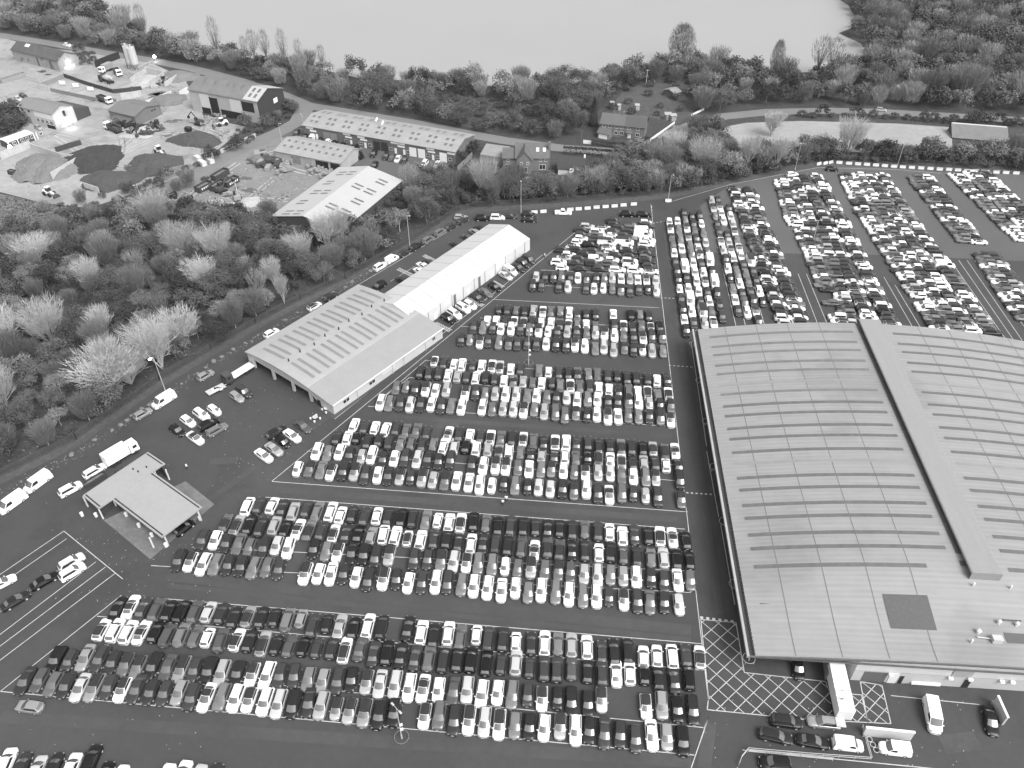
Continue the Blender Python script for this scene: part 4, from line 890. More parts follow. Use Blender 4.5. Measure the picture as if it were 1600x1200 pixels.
# ---- old long building at the far left
tr, L, geo, _ = gable('old_brick_shed', 'long low building with mossy curved roof at the far left of the yard', 'shed', (17, 77), (89, 94.5), 5, 10.5, 7.6, mat('old_wall', .28, .9, .25, .3, blot=(.3, .55, .5)), mat('mossy_roof', .075, .9, .2, .3), 4.5)
for x in (17.5, 26.5): front(tr, x, x+1.2, 0, 4, mat('timber_dark', .1, .9, .3, 2), 'door')
rl(tr, geo, 7, 10, 2.8, 4.2, WHITEB, 'rooflight')
sidew(tr, L, 2, 8, 0, 1.6, mat('rendered_band', .45, .8), 'plinth'); b = MB(); b.tube((L+.3, 5, 2.9), (L+.7, 5, 2.7), .35, .5, 8); b.build('floodlight', FLOOD, tr)
# ---- silo plant
sb = thing('cement_silos', G(210, 109), math.radians(-25), 'pair of tall pale cement silos with top railings', 'silo')
for x, r_, h_ in ((-1.6, 1.25, 10.4), (1.5, 1.75, 10.2)):
    q = MB(); q.tube((x, 0, 3.0), (x, 0, h_), r_, r_, 20); q.tube((x, 0, 1.4), (x, 0, 3.0), .4, r_, 20); q.build('silo', mat('silo_paint', .45, .5, .05, .5), sb, smooth=False)
    q = MB(); 
    for k in range(10):
        t = k*.628; t2 = t+.628; q.tube((x+r_*math.cos(t), r_*math.sin(t), h_), (x+r_*math.cos(t), r_*math.sin(t), h_+.9), .04, n=4); q.tube((x+r_*math.cos(t), r_*math.sin(t), h_+.9), (x+r_*math.cos(t2), r_*math.sin(t2), h_+.9), .04, n=4)
    q.tube((x, 0, h_), (x, 0, h_+1.2), .45, .45, 8); q.build('railing', STEEL, sb)
    q = MB()
    for k in range(4):
        t = k*1.57+.78; q.tube((x+r_*.8*math.cos(t), r_*.8*math.sin(t), 0), (x+r_*.8*math.cos(t), r_*.8*math.sin(t), 3.2), .12, n=5)
    q.build('leg_frame', STEEL, sb)
q = MB()
for k in range(14): q.tube((-3.4, -.4, k*.75), (-3.4, .6, k*.75+.4), .05, n=4)
q.tube((-3.4, -.5, 0), (-3.4, -.5, 10.6), .08, n=4); q.tube((-3.4, .6, 0), (-3.4, .6, 10.6), .08, n=4); q.build('ladder', BLACK, sb)
q = MB(); q.tube((3.0, 0, 1.2), (9.5, 1.5, 4.2), .35, .35, 6); q.tube((3.0, 1.2, 1.2), (9.5, 2.6, 4.2), .12, .12, 5); q.tube((3.6, -1, .6), (10, .2, 3.2), .12, .12, 5)
for x in (5, 7.5): q.tube((x, .6, 0), (x, .6, 2.6), .1, n=5)
q.build('conveyor', mat('conveyor_pale', .4, .6), sb)
# ---- portable cabin
tr, L, geo, _ = gable('portable_cabin', 'white-roofed portable cabin with dark wall and white-framed windows', 'cabin', (11, 222.5), (51.5, 208), 2.8, 5.5, 3.1, mat('cabin_wall', .05, .6), mat('cabin_roof', .62, .5, .05, .5), 2.7, .1)
for x in (1.8, 5.0, 7.0, 9.0, 12.6): front(tr, x, x+1.2, 1.1, 2.2, GLASS, 'window', fr=WHITEB)
for x in (.1, 3.8, 11.4, L-.2): front(tr, x, x+.25, 0, 2.8, WHITEB, 'corner_trim')
# ---- houses
tr, L, geo, _ = gable('terraced_house', 'long two-storey brick house with dark tiled roof and hedge in front', 'house', (939, 192), (1008, 199), 4.9, 7.2, 7.6, BRICK, TILE, 3.7)
for x in (.8, 3.0, 5.6, 7.6, 10.4, 13.9): front(tr, x, x+1.1, 3.4, 4.4, GLASS, 'window', fr=WHITEB)
for x in (5.4, 7.6, 13.7): front(tr, x, x+1.4, 1.0, 2.3, GLASS, 'window', fr=WHITEB)
front(tr, 10.6, 11.9, 0, 2.1, WHITEB, 'door'); q = MB(); q.prism([(10, -1.3), (12.5, -1.3), (12.5, 0), (10, 0)], 2.3, [2.45, 2.45, 3.0, 3.0]); q.build('porch_roof', TILE, tr)
q = MB(); q.box((8.2, 3.7, 8.0), (.7, .7, 1.5)); q.build('chimney', BRICK, tr); rl(tr, geo, 9.2, L+.3, -.2, 3.5, mat('newer_tile', .06, .5), 'roof_panel', .07)
q = MB(); q.prism([(0, 0), (6, 0), (6, 3), (0, 3)], 2.2, 2.4); b = MB()
g2, L2, geo2, _ = gable('garage', 'small gabled garage with white front before the terraced house', 'garage', (934, 206.5), (951, 210), 2.3, 4.6, 3.5, BRICK, TILE, 2.3)
front(g2, .5, L2-.5, .1, 2.0, WHITEB, 'garage_door')
tr, L, geo, _ = gable('gabled_house', 'tall brick house with front gable, rooflights and slim chimney', 'house', (806, 246), (857, 246.5), 5, 8.5, 8.2, BRICK, TILE, 5.5)
for x in (8.3, 10.2): front(tr, x, x+.9, 3.6, 4.5, GLASS, 'window', fr=WHITEB)
front(tr, 8.4, 10.6, .6, 2.4, GLASS, 'window', fr=WHITEB); rl(tr, geo, 7.2, 8.2, 2.2, 3.6, SIGN, 'rooflight'); rl(tr, geo, 9.6, 10.6, 2.2, 3.6, SIGN, 'rooflight')
q = MB(); q.box((L+.35, 3.2, 4.6), (.7, .8, 9.2)); q.box((L+.35, 3.2, 9.35), (.9, 1.0, .3)); q.build('chimney', BRICK, tr)
b = MB(); b.face([(.4, -2.4, 0), (5.8, -2.4, 0), (5.8, -2.4, 4.9), (3.1, -2.4, 8.0), (.4, -2.4, 4.9)]); b.grid([[(.4, -2.4, 0), (.4, 1, 0)], [(.4, -2.4, 4.9), (.4, 1, 4.9)]]); b.grid([[(5.8, -2.4, 0), (5.8, 1, 0)], [(5.8, -2.4, 4.9), (5.8, 1, 4.9)]]); b.build('gable_wall', BRICK, tr)
b = MB()
for s in (-1, 1): b.face([(3.1, -2.7, 8.15), (3.1+s*3.0, -2.7, 4.75), (3.1+s*3.0, 3.5, 4.75), (3.1, 5.4, 8.15)])
b.build('gable_roof', TILE, tr)
for x in (1.6, 3.9): front(tr, x, x+.8, 3.4, 4.3, GLASS, 'window', -2.4, fr=WHITEB)
front(tr, 2.0, 4.2, .4, 2.4, GLASS, 'window', -2.4, fr=WHITEB)
b = MB(); b.prism([(-4.6, .8), (-.05, .8), (-.05, 8), (-4.6, 8)], 0, 4.4); b.build('side_wing', BRICK, tr); b = MB(); b.prism([(-4.9, .4), (0, .4), (0, 4.6), (-4.9, 4.6)], [4.2, 4.2, 6.5, 6.5], [4.4, 4.4, 6.7, 6.7]); b.prism([(-4.9, 4.62), (0, 4.62), (0, 8.3), (-4.9, 8.3)], [6.5, 6.5, 4.2, 4.2], [6.7, 6.7, 4.4, 4.4]); b.build('wing_roof', TILE, tr)
front(tr, -3.2, -2.2, 3.0, 3.9, GLASS, 'window', .8, fr=WHITEB); front(tr, -3.6, -2, .9, 2.1, GLASS, 'window', .8, fr=WHITEB)
tr, L, geo, _ = gable('bungalow', 'white-walled bungalow with dark hipped roof and pale conservatory', 'bungalow', (872, 262), (914, 264), 2.6, 7.0, 5.4, mat('render_white', .6, .7), mat('dark_slate', .035, .8, .1, .5), 3.6)
q = MB(); q.prism([(4.2, -2.6), (7.6, -2.6), (7.6, 0), (4.2, 0)], 0, [2.1, 2.1, 2.6, 2.6]); q.build('conservatory', mat('conservatory_pale', .5, .4), tr)
q = MB(); q.box((L-.4, 3.6, 5.4), (.6, .6, 1.6)); q.build('chimney', WHITEB, tr); front(tr, 8.2, 9.6, .9, 2.0, GLASS, 'window', fr=WHITEB)
q = MB(); P = [G2(*p, 3) for p in [(750, 241), (795, 248), (797, 229), (760, 224)]]; q.prism(P, 0, 3); tag(q.build('flat_roof_garage', mat('felt_roof', .22, .8, .15, .3, coord='World')), 'flat pale-roofed garage block between the unit terrace and the gabled house', 'garage')
tr, L, geo, _ = gable('summer_house', 'pale tent-like summer house on the lawn by the gabled house', 'summer house', (816, 286), (838, 288), 2.0, 4.2, 3.4, mat('tent_wall', .4, .7), mat('tent_roof', .5, .6), 2.1)
tr, L, geo, _ = gable('garden_shed', 'small grey pitched shed alone in the meadow', 'shed', (1054, 146), (1064, 142.5), 2.2, 6.0, 3.2, mat('shed_timber', .12, .9), mat('shed_felt', .2, .8, .2, .6), 3.0)
tr, L, geo, _ = gable('polytunnel_shed', 'long low shed with pale ridge at the right by the pale field', 'shed', (1489, 214), (1575, 221), 0.6, 8, 3.6, mat('tunnel_wall', .1, .8), mat('tunnel_roof', .14, .8, .15, .5), 7.0)
rl(tr, geo, 0, L, 6.5, 7.0, mat('ridge_pale', .42, .6), 'ridge_cap')
for px, py, w_, d_ in [(971, 205, 0, 0)]: pass
for i, (px, py, sz) in enumerate([(956, 168, 1.5), (967, 172, 1.2), (995, 172, 1.7), (1043, 186, 2.4), (1051, 188, 2.2)]):
    g = G(px, py); q = MB(); q.box((0, 0, 1.1), (sz, sz*.8, 2.2), .4); q.prism([(-sz*.6, -sz*.5), (sz*.6, -sz*.5), (sz*.6, sz*.5), (-sz*.6, sz*.5)], [2.1, 2.1, 2.1, 2.1], [2.2, 2.2, 2.5, 2.5])
    tag(q.build('garden_store', mat('store_pale', .3, .7), loc=g), f'small pale garden store, {ordn(i+1)} from the left behind the terraced house', 'garden shed')
# ------------------------------------------------------------------ street furniture and yard things
def pole(base, top, label, h=None, head=1, ring=False, lit=False, group='light columns'):
    g = G(*base); best = 9.5
    t = thing('lamp_post', g, 0, label, 'lamp post', group)
    if h: best = h
    q = MB(); q.tube((0, 0, 0), (0, 0, 1.2), .13, .13, 8); q.tube((0, 0, 1.2), (0, 0, best), .085, .06, 8); q.build('column', STEEL, t)
    a = random.uniform(0, 6.28)
    for k in range(head):
        aa = a+k*math.pi; q = MB(); q.tube((0, 0, best), (.7*math.cos(aa), .7*math.sin(aa), best+.12), .045, .045, 6); q.build('arm', STEEL, t)
        q = MB(); q.box((.95*math.cos(aa), .95*math.sin(aa), best+.12), (.62, .34, .14), aa, taper=.8); q.build('lamp_head', FLOOD if lit else STEEL, t)
    if ring:
        q = MB(); n = 20
        for k in range(n):
            t0, t1 = 2*math.pi*k/n, 2*math.pi*(k+1)/n; q.tube((1.15*math.cos(t0), 1.15*math.sin(t0), .6), (1.15*math.cos(t1), 1.15*math.sin(t1), .6), .05, n=5, cap=False)
        for k in range(4): q.tube((1.15*math.cos(k*1.57), 1.15*math.sin(k*1.57), 0), (1.15*math.cos(k*1.57), 1.15*math.sin(k*1.57), .6), .05, n=5)
        q.build('guard_ring', mat('dull_steel', .16, .6), t)
        for z in (3.0, 4.4):
            q = MB(); q.box((.25, 0, z), (.5, .3, .35), .4); q.build('floodlight', WHITEP, t)
pole((259, 612), 0, 'tall steel lamp post with lit lamp beside the white van on the left verge', 10.6, lit=True)
pole((640.5, 386), 0, 'steel lamp post on the left fence beyond the marquee', 10.8)
pole((814, 333), 0, 'steel lamp post behind the dark cars above the marquee', 10.8)
pole((1044, 313), 0, 'steel lamp post on a white block at the bend of the top fence', 9.4)
pole((1242, 266), 0, 'steel lamp post beside the white hatchback on the top fence', 9.6)
pole((1401, 262), 0, 'steel lamp post behind the white barrier blocks on the top fence', 8.9)
pole((825.7, 569), 0, 'steel lamp post with round guard in the middle of the car rows', 9.8, 2, True)
pole((628, 1154), 0, 'steel lamp post with round guard and floodlights in front of the nearest cars', 9.5, 2, True)
pole((1269, 382), 0, 'steel lamp post among the packed cars of the top right', 8.2, 2)
pole((225, 324), 0, 'thin lamp post by the skips at the foot of the left yard', 8, group=None); pole((440.6, 222.5), 0, 'thin street lamp on the access road near the tall barn', 7.5, group=None); pole((473.8, 193), 0, 'thin street lamp at the corner of the unit terrace', 3.5, group=None)
pole((64, 133), 0, 'thin lamp post by the concrete wall near the three white boards', 7, group=None); pole((102, 117), 0, 'thin lamp post at the gable of the old brick shed', 7, group=None)
g = G(908, 233.5); t = thing('telegraph_pole', g, 0, 'wooden telegraph pole on the lane by the terraced house', 'telegraph pole'); q = MB(); q.tube((0, 0, 0), (0, 0, 7.6), .14, .1, 7); q.build('pole', BARK, t); q = MB(); q.box((0, 0, 7.2), (1.6, .1, .12)); q.build('crossarm', BARK, t)
g = G(1009, 136); t = thing('telegraph_pole', g, 0, 'wooden telegraph pole alone in the meadow behind the houses', 'telegraph pole'); q = MB(); q.tube((0, 0, 0), (0, 0, 7.6), .14, .1, 7); q.build('pole', BARKL, t); q = MB(); q.box((0, 0, 7.2), (1.6, .1, .12)); q.build('crossarm', BARKL, t)
# white concrete barrier blocks
BARR = mat('barrier_concrete', .5, .8, .08, 1)
bl = [(835, 333), (849, 332), (891, 329), (904, 328), (918, 327), (932, 325.5), (946, 324.5), (960, 323.5), (974, 322), (990, 320.5)]
b2 = [(1279, 257.5), (1289, 256.5), (1297.5, 255), (1311, 255.5), (1326, 256.7), (1340, 257.7), (1354, 258.5), (1368, 259.5), (1382, 260.5), (1396, 261.5), (1410, 262.5), (1424, 263.3), (1438.5, 264.2), (1453, 265), (1467.5, 266), (1482, 266.5), (1496, 267.5), (1510, 268.5), (1524, 269), (1540, 270), (1556, 270.7), (1571, 271.3), (1587, 272)]
def barrier_mesh():
    q = MB(); w, l, h = .38, 2.05, .95
    sec = [(-w, 0), (-w, .25), (-.17, .5), (-.13, h), (.13, h), (.17, .5), (w, .25), (w, 0)]
    q.grid([[(-l/2, y, z) for y, z in sec], [(l/2, y, z) for y, z in sec]]); q.face([(-l/2, y, z) for y, z in sec]); q.face([(l/2, y, z) for y, z in sec[::-1]]); return q.mesh('barrier_block', BARR)
bm_ = barrier_mesh()
for nm, arr, rz in (('fence behind the triangular block', bl, 0.12), ('far top-right fence', b2, -.16)):
    for i, p in enumerate(arr):
        o = bpy.data.objects.new('barrier_block', bm_); COL.objects.link(o); o.location = G(*p, 0)+Vector((0, 0, .02)); o.rotation_euler = (0, 0, rz if i > 2 or nm[0] == 'f' and nm[1] == 'e' else .5)
        tag(o, f'white concrete barrier block, {ordn(i+1)} from the left along the {nm}', 'barrier', 'white concrete barrier blocks')
o = bpy.data.objects.new('barrier_block', bm_); COL.objects.link(o); o.location = G(1044, 315); tag(o, 'white concrete block at the foot of the bend lamp post', 'barrier', 'white concrete barrier blocks')
# boulders along the verge
STONE = mat('boulder_stone', .14, .9, .2, 1.2, fine=.1, fscale=4)
BME = []
for k in range(4):
    bm = bmesh.new(); bmesh.ops.create_icosphere(bm, subdivisions=2, radius=1)
    for v in bm.verts: v.co *= random.uniform(.75, 1.15); v.co.z *= .7
    me = bpy.data.meshes.new('boulder'); bm.to_mesh(me); bm.free(); me.materials.append(STONE); BME.append(me)
A = Vector((95, 722)); seg = [(92, 724), (170, 676), (192, 660), (212, 646), (240, 630), (300, 590), (330, 568), (352, 553), (395, 528), (437, 506), (455, 496), (500, 470), (530, 455), (548, 443), (557, 437), (572, 427), (582, 419)]
nb = 0
for (x0, y0), (x1, y1) in zip(seg[:-1], seg[1:]):
    n = 2 if abs(x1-x0) > 18 else 1
    for k in range(n):
        f = (k+.5)/n; nb += 1; o = bpy.data.objects.new('boulder', random.choice(BME)); COL.objects.link(o); g = G(x0+(x1-x0)*f, y0+(y1-y0)*f); r_ = random.uniform(.35, .7)
        o.location = g+Vector((random.uniform(-.5, .5), random.uniform(-.5, .5), r_*.3)); o.scale = (r_*random.uniform(1, 1.5), r_, r_); o.rotation_euler = (0, 0, random.uniform(0, 6))
        tag(o, f'grey boulder, {ordn(nb)} from the lower left in the row along the left verge', 'boulder', 'boulders along the left verge')
# fence along the verge and the top of the car park
def fence(pts, label, h=2.2, m=None, name='palisade_fence', step=3.0):
    P = [G(*p) for p in pts]; t = thing(name, P[0], 0, label, 'fence'); o0 = P[0]; q = MB(); pq = MB()
    for a, c in zip(P[:-1], P[1:]):
        a = a-o0; c = c-o0; d = c-a; n = max(1, int(d.length/step)); dn = d.normalized(); nn = Vector((-dn.y, dn.x, 0))
        for z in (.35, h-.35): q.box(((a.x+c.x)/2, (a.y+c.y)/2, z), (d.length, .05, .06), math.atan2(d.y, d.x))
        k = 0; s = 0
        while s < d.length:
            p = a+dn*s; q.box((p.x, p.y, h/2), (.07, .02, h), math.atan2(d.y, d.x)); s += .33
        for k in range(n+1): p = a+d*k/n; pq.box((p.x, p.y, h/2), (.1, .1, h), 0)
    q.build('pales', m or mat('fence_steel', .07, .7), t); pq.build('posts', m or MT['fence_steel'], t)
fence([(-40, 768), (0, 746), (120, 687), (250, 595), (330, 547), (400, 506), (470, 469), (540, 436), (640, 380), (714, 331)], 'dark palisade fence between the wood and the left edge of the car park')
fence([(718, 330), (745, 324), (800, 321), (900, 315), (1015, 306), (1050, 301), (1142, 279), (1225, 261), (1277, 252)], 'dark palisade fence behind the top edge of the car park')
fence([(1277, 251), (1340, 252), (1400, 255), (1462, 260), (1600, 265), (1680, 272)], 'dark palisade fence behind the barrier blocks at the top right')
HEDGE = LEAFS[0]
# walls of concrete panels
CWALL = mat('precast_wall', .40, .9, .18, .4, fine=.1, fscale=2)
def wall(pts, h, label, m=None, th=.25, name='concrete_wall', cat='wall'):
    P = [G(*p) for p in pts]; o0 = P[0]; q = MB()
    for a, c in zip(P[:-1], P[1:]):
        a = a-o0; c = c-o0; d = c-a; n = max(1, round(d.length/3.5))
        for k in range(n):
            p = a+d*((k+.5)/n); q.box((p.x, p.y, h/2*random.uniform(.97, 1.02)), (d.length/n-.06, th, h), math.atan2(d.y, d.x))
    return tag(q.build(name, m or CWALL, loc=o0), label, cat)
wall([(61, 140), (78, 143)], 2.6, 'pale concrete wall end panel at the bend of the left yard'); wall([(80, 143), (150, 158), (183, 160)], 1.6, 'long concrete wall below the three white boards', mat('low_wall', .2, .9, .15, .5)); wall([(61, 138), (101, 122)], 1.8, 'concrete wall from the bend up to the old brick shed', MT['low_wall']); wall([(101, 121), (135, 133), (178, 146), (222, 141)], 1.8, 'dark-stained wall in front of the cement silos', mat('dark_wall', .05, .9, .2, .5)); wall([(190, 156), (223, 150)], 2.6, 'pale precast wall panels by the yard store')
wall([(3, 250), (27, 240), (50, 231)], 3.0, 'high concrete bay wall left of the grey heaps'); wall([(26, 268), (62, 262)], 2.0, 'concrete bay wall between the two grey heaps', MT['low_wall']); wall([(83, 282), (123, 258)], 3.0, 'pale concrete bay wall between the grey and black heaps'); wall([(50, 234), (98, 250), (122, 252)], 2.6, 'concrete bay wall behind the grey heaps'); wall([(88, 238), (128, 226)], 2.0, 'low dark wall with rubble behind the black heap', MT['dark_wall'])
wall([(205, 131), (232, 112)], 2.4, 'sloping pale wall beside the cement silos'); wall([(225, 112), (262, 121)], 2.4, 'pale wall behind the aggregate bay'); wall([(236, 138), (258, 122)], 3.0, 'curved pale bay wall right of the aggregate bay'); wall([(258, 136), (278, 124)], 2.2, 'pale bay wall by the wheel loader'); wall([(228, 162), (268, 146)], 1.2, 'low pale kerb wall above the yard store', mat('kerb_pale', .5, .8)); wall([(300, 204), (346, 219)], 1.4, 'low concrete wall in front of the tall barn'); wall([(282, 152), (295, 145)], 2.6, 'pale panel at the left end of the tall barn', WHITEP); wall([(345, 240), (400, 214)], 1.6, 'pale boundary wall along the access road'); wall([(195, 262), (262, 268), (300, 260)], 1.2, 'low wall around the dark heaps by the wood', MT['low_wall']); wall([(133, 294), (156, 302)], 2.2, 'broken concrete wall at the end of the brown heap')
wall([(715, 268), (738, 245)], 2.0, 'timber fence beside the ivy gable of the unit terrace', mat('timber_fence', .18, .9), .1, 'timber_fence', 'fence'); wall([(1016, 220), (1054, 193)], .9, 'white rail fence curving along the lane by the terraced house', WHITEB, .12, 'rail_fence', 'fence'); wall([(1079, 182), (1100, 172)], .9, 'short white rail fence at the lane bend', WHITEB, .12, 'rail_fence', 'fence'); wall([(911, 224), (924, 225.5)], 1.4, 'white gate at the lane left of the hedge', WHITEB, .12, 'gate', 'gate')
wall([(150, 106), (188, 91)], 3.2, 'black sheeted fence behind the cement plant', mat('black_sheet', .02, .7), .15, 'sheet_fence', 'fence')
# heaps
def heap(px, py, rx, ry, h, m, label, rot=0, n=28):
    g = G(px, py); bm = bmesh.new(); bmesh.ops.create_grid(bm, x_segments=n, y_segments=n, size=1)
    ph = [random.uniform(0, 6) for _ in range(6)]; n = 40
    for v in bm.verts:
        x, y = v.co.x, v.co.y; r_ = math.hypot(x, y)*(1+.10*math.sin(3*math.atan2(y, x)+ph[0])+.06*math.sin(7*math.atan2(y, x)+ph[1]))
        z = max(0, 1-r_**1.35); z = min(z, .8)+.1*z; z *= 1+.09*math.sin(5*x+ph[2])*math.cos(6*y+ph[3]); v.co = (x*rx, y*ry, z*h+random.uniform(-.05, .08)*h*(z > 0)-.05*(z <= 0))
    me = bpy.data.meshes.new('heap'); bm.to_mesh(me); bm.free(); me.materials.append(m)
    o = bpy.data.objects.new('heap', me); COL.objects.link(o); o.location = g; o.rotation_euler = (0, 0, rot); tag(o, label, 'heap'); return o
HB = mat('soil_dark', .035, 1, .25, .4, fine=.2, fscale=2); HBR = mat('soil_brown', .055, 1, .2, .3, fine=.15, fscale=2); HG = mat('gravel_grey', .14, 1, .2, .3, fine=.12, fscale=3); HP = mat('sand_pale', .32, 1, .15, .3, fine=.1, fscale=3)
heap(146, 250, 11, 12, 4.2, HB, 'big black heap of soil at the left yard', .3); heap(60, 262, 9, 12, 3.6, HG, 'grey gravel heap left of the bay wall', .3); heap(85, 266, 9, 11, 3.4, HG, 'grey gravel heap inside the pale bay wall', .2); heap(240, 258, 10.5, 10, 3.4, HBR, 'brown heap in the middle above the hedge', .4); heap(172, 283, 11, 8.5, 3.0, HBR, 'brown heap left of the hedge at the yard foot', -.2); heap(307, 219, 11, 7, 2.8, HBR, 'brown heap below the tall barn', -.3); heap(263, 157, 8, 7, 2.4, HG, 'grey heap right of the yard store', .2); heap(276, 121, 10, 8, 2.5, HG, 'grey heap at the edge of the trees by the aggregate bay'); heap(233, 127, 9, 8, 1.6, HP, 'sand spread in the aggregate bay', -.3); heap(335, 322, 8, 5, 1.6, HP, 'pale rubble heap by the skips'); heap(303, 322, 6, 3, 1.8, HB, 'small black heap at the digger in the middle yard', -.4); heap(226, 204, 4, 4, 1.5, HP, 'pale heap among the machines below the yard store'); heap(214, 213, 7, 2, .6, HP, 'low pale spread of sand at the lorry'); heap(388, 316, 4, 4, 1.2, HP, 'pale sand at the right of the skips')
# lorries and plant
MACH = mat('machine_paint', .25, .5, .1, 1); MACHD = mat('machine_dark', .05, .6, .2, 1)
def wheels(t, xs, w, r, name='wheel'):
    for x in xs:
        for s in (-1, 1):
            q = MB(); q.tube((x, s*(w-.35), r), (x, s*w, r), r, r, 12); q.build(name, RUBBER, t)
def lorry(px, py, dx, dy, label, kind='tipper', L=8.0, cabm=WHITEB, bodym=MACHD):
    g = G(px, py); t = thing('lorry', g+Vector((0, 0, .03)), heading(px, py, dx, dy), label, 'lorry')
    q = MB(); q.box((0, 0, .85), (L-.2, .9, .3)); q.build('chassis', BLACK, t)
    q = MB(); q.box((L/2-1, 0, 1.85), (2.0, 2.4, 2.1), taper=.93); q.build('cab', cabm, t); q = MB(); q.box((L/2-.03, 0, 2.15), (.14, 2.0, .8)); q.build('windscreen', GLASS, t)
    for s in (-1, 1): q = MB(); q.box((L/2-.9, s*1.17, 2.15), (.9, .08, .7)); q.build('side_window', GLASS, t)
    wheels(t, (L/2-1.1, -L/2+1.2, -L/2+2.4), 1.2, .5); x0, x1 = -L/2, L/2-2.2; c = (x0+x1)/2
    q = MB()
    if kind == 'tipper':
        for s in (-1, 1): q.box((c, s*1.17, 1.8), (x1-x0, .08, 1.2))
        q.box((x0, 0, 1.8), (.08, 2.4, 1.2)); q.box((x1, 0, 2.0), (.1, 2.4, 1.6)); q.box((c, 0, 1.15), (x1-x0, 2.3, .15)); q.build('tipper_body', bodym, t)
        q = MB(); q.box((c, 0, 1.5), (x1-x0-.2, 2.2, .5), taper=.8); q.build('load', HBR, t)
    elif kind == 'box': q.box((c, 0, 2.25), (x1-x0, 2.4, 2.4)); q.build('box_body', bodym, t)
    elif kind == 'mixer':
        q.tube((x0+.3, 0, 2.6), (c, 0, 2.4), .6, 1.2, 12); q.tube((c, 0, 2.4), (x1, 0, 2.1), 1.2, .7, 12); q.build('drum', bodym, t)
    else:
        q.box((c, 0, 1.2), (x1-x0, 2.4, .18)); q.build('flatbed', bodym, t)
    return t
lorry(165, 160, .9, .35, 'dark tipper lorry with white cab on the yard road', L=8.5); lorry(178, 205, -.9, -.35, 'tipper lorry with white cab facing left below the yard store', L=9); lorry(167, 112, -.8, .35, 'white-cabbed lorry behind the cement plant mixer', 'box', 7, WHITEB, MACH); lorry(185, 117, .5, .5, 'white-cabbed tipper under the cement silos', 'tipper', 7); lorry(168, 129, -.8, -.2, 'concrete mixer lorry with pale drum by the dark wall', 'mixer', 8, MACHD, mat('drum_paint', .4, .5))
lorry(192, 716, 1, -.6, 'white box lorry behind the wash canopy', 'box', 7.5, WHITEB, WHITEB); lorry(374, 588, -1, .62, 'recovery lorry with white bed in front of the workshop', 'flat', 8.5, MACHD, WHITEP)
g = G(338, 611); t = thing('car_trailer', g, heading(338, 611, 1, -.5), 'flat car trailer with bundled sheets on it beside the recovery lorry', 'trailer'); q = MB(); q.box((0, 0, .6), (4.6, 2, .14)); q.tube((2.3, 0, .55), (3.8, 0, .5), .07); q.build('bed', STEEL, t); wheels(t, (-.4, .5), 1.05, .32)
q = MB()
for k in range(7): q.box((random.uniform(-1.8, 1.8), random.uniform(-.6, .6), .85), (random.uniform(.5, 1.2), random.uniform(.4, .8), .4), random.uniform(0, 3))
tag(q.build('sheet_bundle', WHITEP, loc=g+Vector((0, 0, .0)), rz=0), 'pale bundled sheets lying on the flat car trailer', 'bundle')
def skip(px, py, dx, dy, label, L=5.5, W=2.4, h=2.0, m=None, marks=False):
    g = G(px, py); t = thing('skip', g, heading(px, py, dx, dy), label, 'skip', 'skips and bins in the yards'); m = m or MACHD; q = MB()
    for s in (-1, 1): q.box((0, s*W/2, h/2+.1), (L, .09, h))
    for s in (-1, 1): q.box((s*L/2, 0, h/2+.1), (.09, W, h))
    q.box((0, 0, .15), (L, W, .1)); q.build('shell', m, t); q = MB()
    for k in range(6):
        for s in (-1, 1): q.box((-L/2+L*(k+.5)/6, s*(W/2+.07), h/2), (.12, .1, h*.9))
    q.build('ribs', m, t); q = MB(); q.box((0, 0, h*.75), (L-.3, W-.3, .4), taper=.7); q.build('load', mat('mixed_waste', .12, .9, .5, 1.2), t)
    if marks:
        q = MB()
        for k in range(5): q.box((-L*.3+k*L*.15, -W/2-.125, h*.6), (.5, .02, .7))
        q.build('marking', SIGN, t)
skip(319, 296, 1, -.55, 'dark rib-sided skip with white marks, left of two', 6, marks=True); skip(362, 288, 1, -.6, 'dark skip with white marks, right of two by the machines', 6, marks=True); skip(341, 294, 1, -.6, 'dark skip full of scrap between two marked skips', 6); skip(345, 277, 1, -.6, 'long dark skip behind the marked skips', 7)
for i, (x, y) in enumerate([(128, 343), (140, 341), (151, 339), (163, 338), (176, 334)]): skip(x, y, .35, 1, f'open-topped cage skip, {ordn(i+1)} from the left by the wood edge', 5, 2.2, 1.9)
skip(187, 316, .8, .4, 'pale-fronted skip at the hedge end of the left yard', 4.5, 2.2, 1.8, MACH); skip(206, 320, .8, .3, 'grey skip beside the thin lamp post', 4, 2.2, 1.8, MACH); skip(270, 308, 1, -.4, 'small dark tank by the access road', 3, 1.4, 1.3, BLACK); skip(295, 205, 1, .1, 'small black bin by the low wall at the tall barn', 2.4, 1.6, 1.5, BLACK); skip(20, 272, 1, .2, 'small rusty bin left of the grey heap', 2.5, 1.6, 1.4); skip(150, 753, 1, -.6, 'row of dark bins behind the wash canopy', 4.6, 1.2, 1.2, MACHD); skip(20, 122+2, 1, -.3, 'long pale flat container at the left edge of the yard', 11, 2.5, 1.6, MACH)
def cont(px, py, dx, dy, L, W_, h, m, label, name='container'):
    g = G(px, py); t = thing(name, g, heading(px, py, dx, dy), label, 'container'); q = MB(); q.box((0, 0, h/2+.1), (L, W_, h)); q.build('shell', m, t); q = MB()
    for k in range(int(L/.6)):
        for s in (-1, 1): q.box((-L/2+.3+k*.6, s*(W_/2+.03), h/2+.1), (.2, .06, h*.92))
    q.build('ribs', m, t); q = MB(); q.box((L/2+.04, 0, h/2+.1), (.08, W_*.9, h*.9)); q.build('doors', m, t); return t
cont(1297, 1040, .12, 1, 6, 2.4, 2.3, mat('container_grey', .22, .6, .05, .5), 'grey container behind the white trailer under the warehouse canopy')
